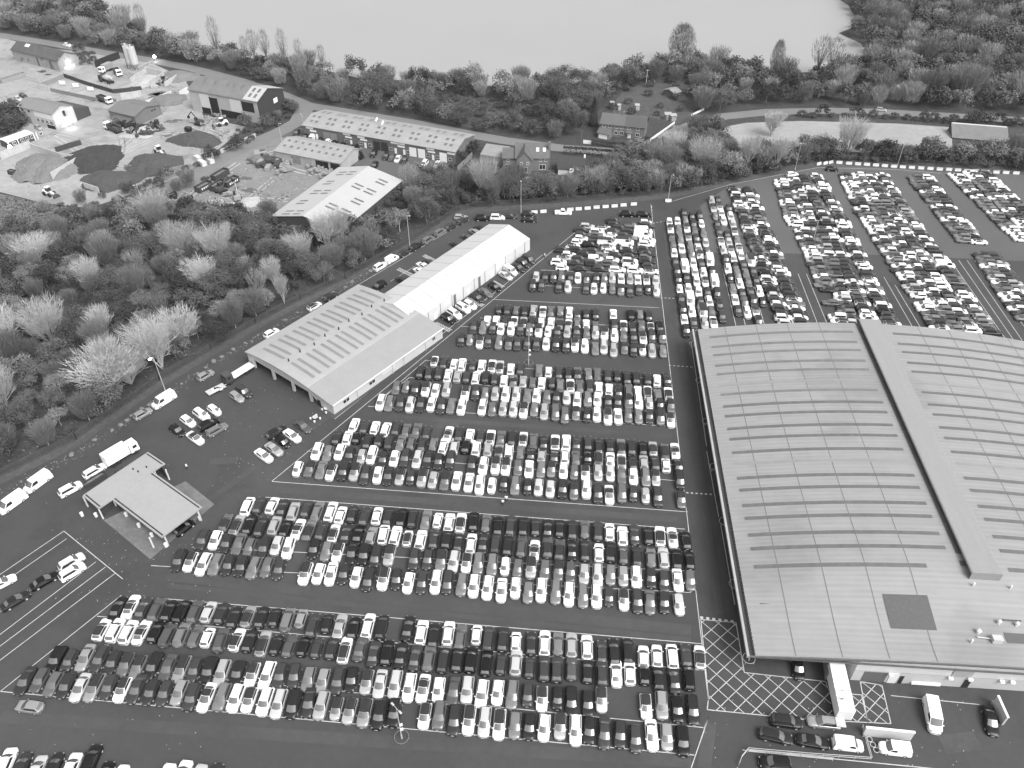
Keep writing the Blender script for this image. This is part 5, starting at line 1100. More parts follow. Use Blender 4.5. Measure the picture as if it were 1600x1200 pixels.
for i, (x, y) in enumerate([(283, 249), (293, 246), (301, 252), (289, 256), (299, 243)]): cont(x+28, y+2, .8, .5, 3.6, 1.8, 1.6, mat('scrap_white', .5, .6, .2, .8), f'pale crushed vehicle shell, {ordn(i+1)} of the pile by the access road', 'scrap_shell')
for i in range(20):
    x = 396+random.uniform(-2, 40); y = 226+random.uniform(0, 40)*.5+(x-396)*.42
    cont(x, y+10, random.uniform(-1, 1), random.uniform(-1, 1), 3.8, 1.7, random.uniform(.9, 1.5), random.choice([MACHD, MACH, MACHD, mat('scrap_mid', .14, .6, .3, 1)]), f'stripped car body, {ordn(i+1)} of the heap at the left of the yard shed', 'scrap_shell')
def loader(px, py, dx, dy, label, cm=WHITEB):
    g = G(px, py); t = thing('wheel_loader', g, heading(px, py, dx, dy), label, 'loader'); q = MB(); q.box((-1, 0, 1.3), (2.6, 1.8, 1.1), taper=.85); q.box((1.3, 0, 1.0), (1.6, 1.2, .6)); q.build('body', cm, t); q = MB(); q.box((.1, 0, 2.4), (1.4, 1.5, 1.3), taper=.85); q.build('cab', GLASS, t); q = MB(); q.box((.1, 0, 3.1), (1.5, 1.5, .1)); q.build('cab_roof', cm, t)
    q = MB(); q.tube((1.2, .5, 1.5), (3.3, .5, .8), .14); q.tube((1.2, -.5, 1.5), (3.3, -.5, .8), .14); q.build('arm', MACH, t); q = MB(); q.box((3.6, 0, .6), (.9, 2.5, .9), taper=.6); q.build('bucket', MACHD, t); wheels(t, (-1.3, 1.4), 1.2, .75)
loader(257, 129, -.9, .4, 'wheel loader working in the aggregate bay', MACH); loader(348, 196, -.9, .2, 'white wheel loader in front of the tall barn'); loader(78, 305, .9, .3, 'white wheeled machine alone on the open ground at lower left'); loader(250, 240, .8, .5, 'pale wheel loader by the brown heap'); loader(212, 203, -.7, .4, 'dark loader among the machines below the yard store', MACHD); loader(247, 199, .9, .5, 'dark crusher machine with white boxes by the yard store', MACHD)
def digger(px, py, dx, dy, label, m=MACHD):
    g = G(px, py); t = thing('excavator', g, heading(px, py, dx, dy), label, 'excavator'); q = MB()
    for s in (-1, 1): q.box((0, s*1.1, .45), (3.6, .6, .8), taper=.85)
    q.build('tracks', BLACK, t); q = MB(); q.box((-.5, 0, 1.5), (2.8, 2.3, 1.1), taper=.92); q.build('body', m, t); q = MB(); q.box((.5, .7, 2.5), (1.3, .9, 1.3), taper=.9); q.build('cab', GLASS, t)
    q = MB(); q.tube((.8, -.3, 1.8), (3.4, -.3, 4.6), .25, .2, 6); q.tube((3.4, -.3, 4.6), (5.6, -.3, 2.6), .2, .15, 6); q.build('boom', m, t); q = MB(); q.box((5.7, -.3, 2.1), (.8, 1.0, .9), taper=.6); q.build('bucket', BLACK, t)
digger(312, 195, -.8, -.2, 'dark excavator and screener before the tall barn'); digger(275, 321, .9, -.2, 'small excavator beside the black heap in the middle yard', MACH); digger(372, 313, -.2, -1, 'excavator with raised boom at the right of the skips', MACH); digger(346, 300, .9, -.5, 'dark excavator among the marked skips'); digger(198, 198, -.6, .2, 'dark excavator under the porch of the yard store')
q = MB()
for k in range(60): q.box((random.gauss(0, 3), random.gauss(0, 1.6), random.uniform(.2, 1.2)), (random.uniform(.4, 1.8), random.uniform(.3, .9), random.uniform(.3, 1.2)), random.uniform(0, 3))
q.box((0, 0, .25), (7, 3.6, .5), taper=.7)
for (x, y), l in (((228, 206), 'jumble of machine parts below the yard store'), ((445, 262), 'jumble of scrap before the yard shed'), ((500, 268), 'jumble of scrap at the open bays of the yard shed'), ((325, 190), 'jumble of parts at the tall barn doors'), ((354, 318), 'jumble of timber and pipes by the pale rubble heap')):
    o = q.build('scrap_pile', random.choice([MACHD, MACH]), loc=G(x, y), rz=random.uniform(0, 3)); tag(o, l, 'scrap pile')
for i, (x, y) in enumerate([(99, 134.5), (120, 138.5), (143, 144)]):
    g = G(x, y); t = thing('notice_board', g, 0, f'white notice board on posts, {ordn(i+1)} from the left behind the long concrete wall', 'board', 'white boards in the yard'); q = MB(); q.box((0, 0, 1.6), (2.7, .1, 1.5), -.1); q.build('panel', WHITEB, t); q = MB(); q.tube((-1, .08, 0), (-1, .08, 1), .06); q.tube((1, .08, 0), (1, .08, 1), .06); q.build('legs', STEEL, t)
for (x, y), l in (((243, 95), 'dazzling lit floodlight on a pole by the trees at the cement plant'), ((111, 199), 'dazzling lit floodlight on a pole at the foot of the office stair'), ((19, 237), 'lit floodlight on a pole at the corner of the portable cabin')):
    t = thing('floodlight_pole', G(x, y), 0, l, 'floodlight'); q = MB(); q.tube((0, 0, 0), (0, 0, 2.0), .08, n=6); q.build('pole', STEEL, t); q = MB(); q.tube((0, -.2, 2.2), (.2, -.5, 2.1), .5, .65, 10); q.build('lamp', FLOOD, t)
# warehouse entrance: lorry trailer, display wall, rails, cones
g = G(1307, 1090); t = thing('box_trailer', g, heading(1307, 1090, .21, 1), 'long white box trailer with open tail ramp at the warehouse entrance', 'trailer'); q = MB(); q.box((0, 0, 2.3), (8.6, 2.5, 2.7)); q.build('box_body', WHITEB, t); q = MB(); q.box((0, 0, .75), (8.2, 1.2, .3)); q.build('chassis', BLACK, t); wheels(t, (1.8, 2.9), 1.2, .5)
q = MB(); 
for k in range(8): q.box((random.uniform(-2, 3), random.uniform(-.8, .6), 3.67), (random.uniform(.6, 1.6), .12, .02), random.uniform(-.3, .3)+1.4)
q.build('leaf_stain', mat('stain_dark', .2, .8), t); q = MB(); q.box((5.2, -.75, 1.6), (1.6, 1.5, .1)); q.build('tail_ramp', STEEL, t); q = MB(); q.box((4.33, 0, 2.3), (.06, 2.1, 2.4)); q.build('rear_doors', WHITEP, t)
def screen(a, c, h, label):
    A_ = G(*a); C_ = G(*c); d = C_-A_; t = thing('display_wall', A_, math.atan2(d.y, d.x), label, 'display wall'); q = MB(); q.box((d.length/2, 0, h/2), (d.length, .3, h)); q.build('panel', WC, t); q = MB(); q.box((d.length/2, 0, h+.06), (d.length+.1, .36, .12)); q.build('top_cap', WHITEB, t); q = MB(); q.box((.1, -.2, .4), (.3, .3, .8)); q.build('foot', STEEL, t)
screen((1347, 1148), (1422, 1156), 2.4, 'white-topped freestanding display wall above the small white van'); screen((1551, 1099), (1566, 1133), 2.4, 'pale freestanding screen beside the black saloon at the warehouse')
def rail(pts, label, h=1.0):
    P = [G(*p) for p in pts]; o0 = P[0]; q = MB(); pq = MB(); t = thing('barrier_rail', o0, 0, label, 'railing')
    for a, c in zip(P[:-1], P[1:]):
        a = a-o0; c = c-o0; d = c-a; n = max(1, int(d.length/2.4))
        for z in (.5, h): q.tube(a+Vector((0, 0, z)), c+Vector((0, 0, z)), .05, n=5)
        for k in range(n+1): p = a+d*k/n; pq.tube(p, p+Vector((0, 0, h)), .05, n=5)
    q.build('rails', STEEL, t); pq.build('posts', STEEL, t)
rail([(1154, 1196), (1158, 1185), (1168, 1173), (1260, 1181), (1360, 1188), (1346, 1137)], 'grey guard rail looping round the cars at the warehouse entrance'); rail([(1168, 1176), (1250, 1184), (1300, 1189)], 'second grey guard rail just below the first at the entrance')
g = G(1363, 1165); q = MB()
for k in range(3):
    for s in range(14):
        t0, t1 = 2*math.pi*s/14, 2*math.pi*(s+1)/14; q.tube((.9*k-.9+.42*math.cos(t0), .42*math.sin(t0), .35), (.9*k-.9+.42*math.cos(t1), .42*math.sin(t1), .35), .06, n=5, cap=False)
    q.tube((.9*k-.9, .42, 0), (.9*k-.9, .42, .35), .05, n=5)
tag(q.build('cycle_stand', STEEL, loc=g, rz=-1.3), 'row of three small steel hoops between the two small white vans', 'hoops')
# cafe table and chairs by the workshop; bins at its corner
for (x, y), l in (((493, 655), 'round picnic table with stools on the tarmac south of the workshop'), ((511, 641), 'white round table at the corner of the workshop')):
    t = thing('picnic_table', G(x, y)+Vector((0, 0, .02)), 0, l, 'table'); q = MB(); q.tube((0, 0, .7), (0, 0, .76), .65, .65, 14); q.build('top', WHITEP if x > 500 else STEEL, t); q = MB(); q.tube((0, 0, 0), (0, 0, .7), .08, n=6); q.build('leg', STEEL, t)
    for k in range(4): q = MB(); q.tube((1.1*math.cos(k*1.57), 1.1*math.sin(k*1.57), 0), (1.1*math.cos(k*1.57), 1.1*math.sin(k*1.57), .45), .22, .25, 8); q.build('stool', WHITEP, t)
for i, (x, y) in enumerate([(129, 806), (151, 807), (198, 806), (218, 823), (238, 838), (313, 812), (260, 854), (290, 789)]):
    q = MB(); q.tube((0, 0, 0), (0, 0, .9), .33, .33, 10); q.tube((0, 0, .9), (0, 0, .98), .36, .3, 10); tag(q.build('wash_drum', WHITEP, loc=G(x, y)+Vector((0, 0, .03))), f'pale plastic wash drum, {ordn(i+1)} from the left around the wash canopy', 'drum', 'wash drums around the canopy')
# people
SKIN = mat('skin', .3, .7); HIVIS = mat('hi_vis_vest', .75, .7); TROU = mat('dark_trousers', .03, .9); HAIR = mat('hair_dark', .03, .8)
def person(px, py, rz, label, vest=HIVIS, step=.18):
    t_ = G(px, py)+Vector((0, 0, .05)); me = bpy.data.meshes.new('person'); V = [(0, 0, .95), (0, 0, 1.2), (0, 0, 1.43), (.01, 0, 1.54), (.02, 0, 1.66), (.03, 0, 1.76)]; R_ = [.15, .14, .15, .06, .10, .07]; E_ = [(0, 1), (1, 2), (2, 3), (3, 4), (4, 5)]
    for s in (-1, 1):
        k = len(V); V += [(0, s*.10, .90), (step*s*.5, s*.11, .5), (step*s, s*.11, .08), (step*s+.13, s*.12, .04)]; R_ += [.10, .075, .05, .045]; E_ += [(0, k), (k, k+1), (k+1, k+2), (k+2, k+3)]
        k = len(V); V += [(0, s*.20, 1.40), (-.06*s, s*.26, 1.14), (.1-.06*s, s*.25, .92), (.13-.06*s, s*.24, .83)]; R_ += [.065, .048, .038, .04]; E_ += [(2, k), (k, k+1), (k+1, k+2), (k+2, k+3)]
    me.from_pydata(V, E_, []); me.materials.append(SKIN); o = bpy.data.objects.new('person', me); COL.objects.link(o); o.location = t_; o.rotation_euler = (0, 0, rz)
    md = o.modifiers.new('skin', 'SKIN'); 
    for i, v in enumerate(me.skin_vertices[0].data): v.radius = (R_[i], R_[i]*(1.25 if i < 3 else 1)); v.use_root = i == 0
    md.use_smooth_shade = True; ss = o.modifiers.new('sub', 'SUBSURF'); ss.levels = 1; ss.render_levels = 1; tag(o, label, 'person')
    def ring(z, a, b_, cx=0): return [(cx+a*math.cos(2*math.pi*i/12), b_*math.sin(2*math.pi*i/12), z) for i in range(12)]
    q = MB(); q.grid([ring(.88, .17, .21), ring(1.1, .17, .21), ring(1.35, .18, .24), ring(1.46, .13, .2), ring(1.5, .07, .09)], closed=True)
    for s in (-1, 1): q.tube((0, s*.21, 1.42), (-.06*s, s*.27, 1.12), .085, .07, 8); q.tube((-.06*s, s*.27, 1.12), (.1-.06*s, s*.255, .94), .07, .055, 8)
    q.build('jacket', vest, o, smooth=True); q = MB(); q.grid([ring(.95, .165, .2), ring(.82, .16, .2)], closed=True)
    for s in (-1, 1): q.tube((0, s*.10, .92), (step*s*.5, s*.11, .5), .12, .09, 8); q.tube((step*s*.5, s*.11, .5), (step*s, s*.11, .1), .09, .07, 8)
    q.build('trousers', TROU, o, smooth=True); q = MB(); q.grid([ring(1.68, .105, .09, -.01), ring(1.76, .10, .085, 0), ring(1.81, .05, .04, 0)], closed=True); q.build('hair', HAIR, o, smooth=True)
person(293, 733, .6, 'person in white top standing beside the wash canopy'); person(785.5, 789, 1.2, 'person in pale jacket, left of two walking in the aisle between car blocks', WHITEP); person(791, 783, 1.4, 'person in pale hi-vis vest, right of two walking in the aisle'); person(851, 403, .3, 'person in hi-vis vest standing at the kerb line right of the marquee'); person(484, 499+155, .2, 'person crouched near the picnic table south of the workshop') if False else None
# ------------------------------------------------------------------ trees
R = random.Random(21)
def leaf_quads(q, centers, n, size, mi=0, up=.5):
    for _ in range(n):
        c, rad, out = R.choice(centers)
        d = Vector((R.gauss(0, 1), R.gauss(0, 1), R.gauss(0, 1))).normalized(); p = c+d*rad*(R.random()**.35)
        nrm = (d*.8+Vector((0, 0, up))+Vector((R.gauss(0, .5), R.gauss(0, .5), R.gauss(0, .5)))).normalized(); a = nrm.orthogonal().normalized(); b = nrm.cross(a); t = R.uniform(0, 6.28); u = (a*math.cos(t)+b*math.sin(t)); v = nrm.cross(u); s = size*R.uniform(.6, 1.3)
        q.face([p-u*s*.5, p+v*s*.33-u*s*.05, p+u*s*.5, p-v*s*.33+u*s*.05], mi)
def limbs(q, h, w, n, r0, mi=0, t0=.25):
    q.tube((0, 0, -.2), (0, 0, h*t0), r0, r0*.8, 7, mi)
    tips = []
    for i in range(n):
        a = 6.28*i/n+R.uniform(-.4, .4); e = R.uniform(.35, .95); tip = Vector((w*.8*e*math.cos(a), w*.8*e*math.sin(a), h*R.uniform(.6, .88))); mid = Vector((tip.x*.4, tip.y*.4, h*(t0+.22))); q.tube((0, 0, h*t0*.9), mid, r0*.6, r0*.4, 5, mi, False); q.tube(mid, tip, r0*.4, r0*.1, 5, mi, False); tips.append(tip)
    return tips
def crown_centers(w, h, base, n, flat=.75):
    C_ = []
    for i in range(n):
        a = R.uniform(0, 6.28); e = math.sqrt(R.random()); z = base+(h-base)*(.25+.62*math.sqrt(max(0, 1-e*e*.85)))*R.uniform(.72, 1.0)
        C_.append((Vector((w*.78*e*math.cos(a), w*.78*e*math.sin(a), z)), w*R.uniform(.22, .42), None))
    return C_
def leafy(w, h, base, n, size, nc, trunk=True):
    tq = MB(); limbs(tq, h, w, 6, .16*h/8)
    cq = MB(); leaf_quads(cq, crown_centers(w, h, base, nc), n, size); return tq, cq
def feathery(w, h, n, width=.10):
    tq = MB(); limbs(tq, h, w, 7, .15*h/8, t0=.12); cq = MB()
    for _ in range(n):
        a = R.uniform(0, 6.28); e = R.random()**.6; z = R.uniform(.15, .8)*h; rr = w*e*(.35+.65*z/h); p = Vector((rr*math.cos(a), rr*math.sin(a), z)); d = Vector((math.cos(a)*.5*e+R.gauss(0, .25), math.sin(a)*.5*e+R.gauss(0, .25), 1)).normalized(); l = R.uniform(.10, .24)*h
        if p.z+l*d.z > h*math.sqrt(max(.05, 1-(rr/w)**2*.75)): l *= .4
        s = d.orthogonal().normalized(); s = (Matrix.Rotation(R.uniform(0, 6.28), 3, d) @ s)*width*.5; q_ = p+d*l; cq.face([p-s, p+s, q_+s*.3, q_-s*.3])
    return tq, cq
def bare(w, h, stems=6, levels=3, r0=.14, tw=.05):
    tq = MB(); cq = MB()
    def grow(p, d, l, r, lev):
        e = p+d*l; (tq if lev >= levels-1 else cq).tube(p, e, r, r*.6, 5 if lev > 1 else 3, 0, False)
        if lev == 0: return
        for k in range(4 if lev > 1 else 5):
            t = R.uniform(.35, 1.0); nd = (d+Vector((R.gauss(0, .38), R.gauss(0, .38), R.gauss(.12, .22)))).normalized(); grow(p+d*l*t, nd, l*R.uniform(.45, .7), max(tw*.5, r*.55*(1.15-t*.4)), lev-1)
    for i in range(stems):
        a = 6.28*i/stems+R.uniform(-.3, .3); s = R.uniform(.25, 1)*w/h*1.25; d = Vector((s*math.cos(a), s*math.sin(a), 1)).normalized(); grow(Vector((0, 0, -.1)), d, h*.52, r0, levels)
    return tq, cq
def conifer(w, h, n):
    tq = MB(); tq.tube((0, 0, -.1), (0, 0, h*.9), .18, .04, 6); cq = MB()
    for _ in range(n):
        z = R.random()**1.2*h; rr = w*(1-z/h)**.75*math.sqrt(R.uniform(.3, 1)); a = R.uniform(0, 6.28); p = Vector((rr*math.cos(a), rr*math.sin(a), z)); o = Vector((math.cos(a), math.sin(a), -.35)); s = R.uniform(.3, .6); t = Vector((-math.sin(a), math.cos(a), 0))*s*.4; cq.face([p-t, p+o*s*.2-t*.3, p+o*s, p+t])
    return tq, cq
def reg(k, vs, tm, cm): KINDS[k] = [(t.mesh('trunk', tm), c.mesh('crown', cm), t, c) for t, c in vs]
KINDS = {}
def twiggy(q, w, h, n, width=.055):
    """fine outer twigs that fill a bare crown"""
    for _ in range(n):
        a = R.uniform(0, 6.28); e = R.random()**.55; z = h*R.uniform(.38, .86); rr = w*e*(.3+.75*z/h); p = Vector((rr*math.cos(a), rr*math.sin(a), z)); d = Vector((math.cos(a)*.7*e+R.gauss(0, .3), math.sin(a)*.7*e+R.gauss(0, .3), .8)).normalized(); l = R.uniform(.5, 1.3)*h/10
        s_ = d.orthogonal().normalized(); s_ = (Matrix.Rotation(R.uniform(0, 6.28), 3, d) @ s_)*width*.5; q_ = p+d*l; q.face([p-s_, p+s_, q_+s_*.3, q_-s_*.3])
def bare2(w, h, stems, n, **k):
    t, c = bare(w, h, stems, 3, **k); twiggy(c, w, h, n); return t, c
reg('dark', [leafy(4.3, 6.8, .3, 3200, .33, 24), leafy(3.8, 6.0, .2, 2800, .33, 20)], BARK, LEAFS[0])
reg('mid', [leafy(4.3, 7.3, .4, 3200, .31, 26), leafy(4.8, 8.2, .5, 3600, .32, 30), leafy(3.8, 6.3, .3, 2800, .30, 20)], BARK, LEAFS[1])
reg('pale', [leafy(3.8, 7.6, 1.0, 2800, .29, 24), leafy(3.3, 6.4, .7, 2400, .28, 20)], BARKL, LEAFS[2])
reg('feather', [feathery(4.0, 8, 3000, .075), feathery(3.4, 7, 2600, .07), feathery(4.5, 9, 3400, .08)], BARKL, LEAFS[3])
reg('bare', [bare2(4.4, 11, 9, 2600), bare2(3.4, 10, 7, 1900), bare2(5.2, 11, 11, 3200)], BARKL, BARKL)
def oval(w, h, n, width, lo=.08):
    tq = MB(); limbs(tq, h, w, 9, .3, t0=.15); cq = MB()
    for _ in range(n):
        z = h*R.uniform(lo, .97); t = z/h; r_ = w*math.sin(math.pi*min(1, (t-lo)/(1-lo)*.92+.07))**.6*(R.random()**.5); a = R.uniform(0, 6.28); p = Vector((r_*math.cos(a), r_*math.sin(a), z)); d = Vector((math.cos(a)*.35+R.gauss(0, .2), math.sin(a)*.35+R.gauss(0, .2), 1)).normalized(); l = R.uniform(.6, 1.6); s_ = d.orthogonal().normalized(); s_ = (Matrix.Rotation(R.uniform(0, 6.28), 3, d) @ s_)*width*.5; q_ = p+d*l; cq.face([p-s_, p+s_, q_+s_*.3, q_-s_*.3])
    return tq, cq
reg('slim', [oval(3.2, 11, 650, .075, .3), oval(3.8, 12, 800, .075, .35), oval(3.0, 11, 520, .075, .28)], BARK, mat('twig_grey', .17, .95, .2, .4))
reg('bush', [leafy(2.2, 2.6, .0, 1100, .30, 11), leafy(2.7, 3.0, 0, 1300, .30, 13)], BARK, mat('leaf_bush', .05, .95, .3, .4, rnd=.5))
reg('conifer', [conifer(2.0, 10, 2200)], BARK, mat('needle_dark', .02, .9, .3, .5))
reg('poplar', [oval(4.2, 15, 3600, .10)], BARK, mat('twig_dark', .19, .95, .2, .3))
LOW = {}
def low(k, tq_cq, ): LOW[k] = tq_cq
low('dark', leafy(4.3, 6.8, .0, 800, .62, 22)); low('mid', leafy(4.5, 7.5, .0, 850, .62, 24)); low('pale', leafy(4.0, 7.4, .3, 760, .56, 22)); low('feather', feathery(4.2, 8.4, 900, .15)); low('bare', feathery(4.2, 10, 700, .11)); low('bush', leafy(2.4, 2.8, 0, 380, .5, 11))
TREES = []
def plant(k, x, y, s, label, cat='tree', group=None, sz=None, special=False):
    TREES.append([(Vector((x, y, 3))-Vector((0, 0, H))).length/(s if not special else 99), k, x, y, s, sz or s*R.uniform(.85, 1.15), label, cat, group])
def inside(p, P):
    c = False; j = len(P)-1
    for i in range(len(P)):
        if (P[i][1] > p[1]) != (P[j][1] > p[1]) and p[0] < (P[j][0]-P[i][0])*(p[1]-P[i][1])/(P[j][1]-P[i][1])+P[i][0]: c = not c
        j = i
    return c
TAKEN = []
def wood(poly, dist, weights, smin, smax, label, group, holes=(), nmax=2000, tries=9000):
    P = [G2(*p) for p in poly]; Hs = [[G2(*p) for p in h] for h in holes]; xs = [p[0] for p in P]; ys = [p[1] for p in P]; cell = {}; n = 0
    for x, y, r_ in TAKEN: cell.setdefault((int(x//dist), int(y//dist)), []).append((x, y))
    ks = list(weights); ws_ = [weights[k] for k in ks]
    for _ in range(tries):
        x = R.uniform(min(xs), max(xs)); y = R.uniform(min(ys), max(ys))
        if not inside((x, y), P) or any(inside((x, y), h) for h in Hs): continue
        cx, cy = int(x//dist), int(y//dist)
        if any((x-a)**2+(y-b)**2 < (dist*.86)**2 for i in (-1, 0, 1) for j in (-1, 0, 1) for a, b in cell.get((cx+i, cy+j), ())): continue
        cell.setdefault((cx, cy), []).append((x, y)); k = R.choices(ks, ws_)[0]; s = R.uniform(smin, smax); n += 1
        l = label[k] if isinstance(label, dict) else label
        plant(k, x, y, s, l, 'bush' if k == 'bush' else 'tree', group); 
        if n >= nmax: break
def big(k, px, py, s, label, sz=None):
    g = G(px, py); plant(k, g.x, g.y, s, label, 'tree', None, sz, True); TAKEN.append((g.x, g.y, 3))
big('bare', 290, 543, 1.6, 'large pale leafless tree with spreading branches above the lamp post in the left wood', 1.15); big('bare', 245, 560, 1.4, 'pale leafless tree left of the largest one in the left wood', 1.0); big('bare', 178, 612, 1.75, 'broad pale leafless tree nearest the left verge', 1.0); big('bare', 205, 600, 1.3, 'pale leafless tree beside the broad one at the left verge', 1.0)
big('bare', 290, 404, 1.2, 'leafless fan-shaped tree at the upper middle of the left wood', 1.0); big('bare', 345, 417, 1.0, 'tall slim leafless tree right of the fan-shaped one', 1.25); big('bare', 360, 385, .5, 'small leafless tree near the pale barn corner', .9); big('bare', 512, 392, 1.3, 'tall leafless tree in front of the pale barn roof', 1.35); big('bare', 535, 385, .8, 'second leafless tree in front of the pale barn roof', 1.2)
big('pale', 238, 392, .75, 'narrow pale-leaved tree in the upper left wood', 1.1); big('bare', 20, 555, 1.4, 'pale leafless tree at the left edge of the wood'); big('bare', 12, 640, 1.0, 'leafless tree at the lower left edge of the wood'); big('bare', 445, 475, .5, 'slender birch with white stem above the verge', 1.0); big('bare', 60, 410, 1.3, 'pale leafless tree in the upper left corner of the wood', .8)
big('poplar', 1062, 100, 1.5, 'tall dense leafless tree alone at the lake edge', 1.18); big('poplar', 1209, 122, .75, 'dark columnar poplar at the lake edge', 1.08); big('slim', 1276, 117, 1.5, 'left of two slim bare trees against the lake at right', 1.5); big('slim', 1296, 117, 1.5, 'right of two slim bare trees against the lake at right', 1.45); big('conifer', 927, 196, 1.0, 'dark conifer left of the terraced house', 1.15); big('feather', 910, 198, .75, 'pale slim tree beside the dark conifer', 1.0)
for i, (x, y, s) in enumerate([(342, 90, 1.1), (418, 99, .9), (446, 101, .95), (470, 105, .75), (505, 112, .7), (228, 62, 1.0), (400, 97, .8), (385, 96, .7)]): big('slim', x, y, s, f'bare tree showing against the lake, {ordn(i+1)} of eight at the upper left shore', s*1.5)
big('mid', 590, 145, 1.8, 'big round willow-like tree at the lake shore', 1.25); big('mid', 625, 150, 1.2, 'rounded tree right of the willow-like tree at the shore', 1.1); big('feather', 690, 140, 1.2, 'feathery tree rising above the shore trees'); big('conifer', 560, 247, 1.1, 'dark bushy evergreen between the yard shed and the pale barn', .55)
big('bare', 1205, 213, 1.2, 'wide-crowned leafless tree at the left end of the pale field', 1.0); big('bare', 1165, 262, .9, 'leafless fan-shaped tree near the top fence', 1.1); big('bare', 1050, 250, .9, 'leafless tree left of the bend in the lane', 1.0); big('pale', 1400, 105, 2.2, 'large pale tree with billowing crown in the far right wood', 1.4); big('feather', 1345, 345-180, 1.0, 'feathery bare tree by the far lane'); big('feather', 1500, 160, 2.0, 'tall pale feathery tree in the far right wood', 1.9); big('feather', 1450, 160, 1.5, 'slanting pale feathery tree left of the tallest in the far wood', 1.6)
W1 = [(-90, 372), (0, 372), (120, 356), (200, 342), (260, 338), (390, 345), (430, 348), (545, 345), (620, 312), (660, 282), (712, 292), (717, 320), (640, 369), (540, 428), (470, 460), (400, 497), (330, 538), (250, 585), (120, 676), (0, 734), (-120, 790)]
labW1 = {'dark': 'dark bushy tree crowded among others in the left wood', 'mid': 'grey-leaved tree crowded among others in the left wood', 'pale': 'pale-leaved tree crowded among others in the left wood', 'feather': 'feathery half-bare tree crowded in the left wood', 'bare': 'smaller leafless tree crowded in the left wood', 'bush': 'low bush between the trees of the left wood'}
wood(W1, 5.3, {'dark': 20, 'mid': 34, 'pale': 13, 'feather': 20, 'bare': 6, 'bush': 12}, .8, 1.25, labW1, 'trees of the left wood', [[(425, 345), (545, 340), (625, 296), (652, 300), (640, 335), (550, 372), (425, 372)]])
wood([(425, 350), (545, 348), (630, 305), (640, 335), (550, 372), (425, 372)], 4.2, {'bush': 4, 'dark': 3, 'mid': 3}, .55, .8, labW1, 'trees of the left wood')
W2 = [(640, 300), (690, 285), (720, 282), (760, 292), (830, 304), (880, 300), (935, 276), (985, 246), (1040, 240), (1085, 232), (1140, 238), (1230, 243), (1400, 243), (1500, 246), (1660, 249), (1660, 262), (1400, 250), (1290, 246), (1180, 268), (1060, 294), (1015, 299), (800, 314), (725, 320)]
labW2 = {k: v.replace('the left wood', 'the belt behind the top fence') for k, v in labW1.items()}
wood([(1060, 300), (1180, 274), (1290, 251), (1400, 255), (1660, 268), (1660, 255), (1400, 247), (1290, 242), (1180, 262), (1050, 290), (900, 300), (800, 306), (725, 312), (725, 322), (800, 317), (900, 310), (1015, 302)], 2.9, {'bush': 5, 'dark': 2, 'mid': 1}, .7, 1.0, 'low dark bush at the foot of the belt behind the top fence', 'bushes along the top fence')
wood(W2, 4.7, {'dark': 14, 'mid': 42, 'pale': 16, 'feather': 30, 'bare': 3, 'bush': 2}, .85, 1.25, labW2, 'trees of the belt behind the top fence')
wood([(1098, 200), (1124, 206), (1132, 226), (1080, 232), (1050, 236), (1030, 232)], 5.0, {'mid': 5, 'feather': 3}, .7, 1.0, labW2, 'trees of the belt behind the top fence')
far_l = {k: v.replace('the left wood', 'the lakeside wood') for k, v in labW1.items()}
W3 = [(-120, 40), (-120, -40), (90, -40), (165, 28), (255, 70), (330, 88), (400, 96), (500, 112), (560, 126), (640, 130), (760, 138), (830, 140), (900, 135), (935, 126), (1000, 116), (1040, 108), (1100, 104), (1180, 114), (1250, 121), (1300, 121), (1350, 112), (1362, 92), (1350, 70), (1322, 54), (1345, 40), (1332, 6), (1300, -20), (1300, -60), (1900, -60), (1760, 186), (1600, 179), (1480, 172), (1380, 166), (1300, 164), (1200, 166), (1130, 172), (1090, 178), (1085, 160), (1075, 130), (985, 135), (950, 165), (935, 175), (900, 205), (870, 218), (790, 210), (740, 201), (650, 184), (560, 170), (500, 160), (450, 140), (380, 118), (300, 98), (240, 87), (160, 74), (80, 60), (0, 47)]
clr = [[(640, 175), (650, 152), (720, 148), (790, 160), (850, 168), (845, 200), (760, 198)]]
wood(W3, 6.8, {'dark': 26, 'mid': 36, 'pale': 8, 'feather': 26, 'bare': 4, 'bush': 4}, .9, 1.5, far_l, 'trees of the lakeside wood', clr, 3000, 60000)
wood([(640, 178), (650, 150), (720, 146), (790, 160), (860, 165), (850, 205), (760, 205)], 6, {'bush': 8, 'mid': 1}, .6, 1.2, 'low bush in the rough clearing behind the unit terrace', 'bushes in the clearing')
wood([(1240, 179), (1600, 192), (1660, 199), (1480, 193), (1400, 188), (1250, 185)], 3.5, {'bush': 8, 'dark': 2}, .6, 1.0, 'bush in the hedge strip between the far lane and the pale field', 'bushes by the far lane')
wood([(940, 190), (985, 132), (1075, 126), (1080, 175), (1040, 180)], 10, {'bush': 1}, .5, 1.1, 'low bush scattered on the meadow behind the houses', 'bushes on the meadow')
wood([(330, 250), (400, 224), (395, 217), (300, 262), (200, 303), (205, 312)], 3.4, {'bush': 6, 'dark': 2}, .6, 1.0, 'bush of the overgrown strip between the two yards', 'bushes between the yards')
wood([(365, 205), (400, 212), (440, 196), (462, 175), (448, 165), (430, 190), (400, 196)], 4, {'bush': 4, 'mid': 2}, .5, .9, 'bush at the gable of the tall barn', 'bushes at the tall barn')
wood([(712, 240), (742, 222), (746, 228), (722, 262), (706, 262)], 3.0, {'dark': 3, 'bush': 2}, .5, .8, 'ivy-like bush at the right gable of the unit terrace', 'bushes at the unit terrace')
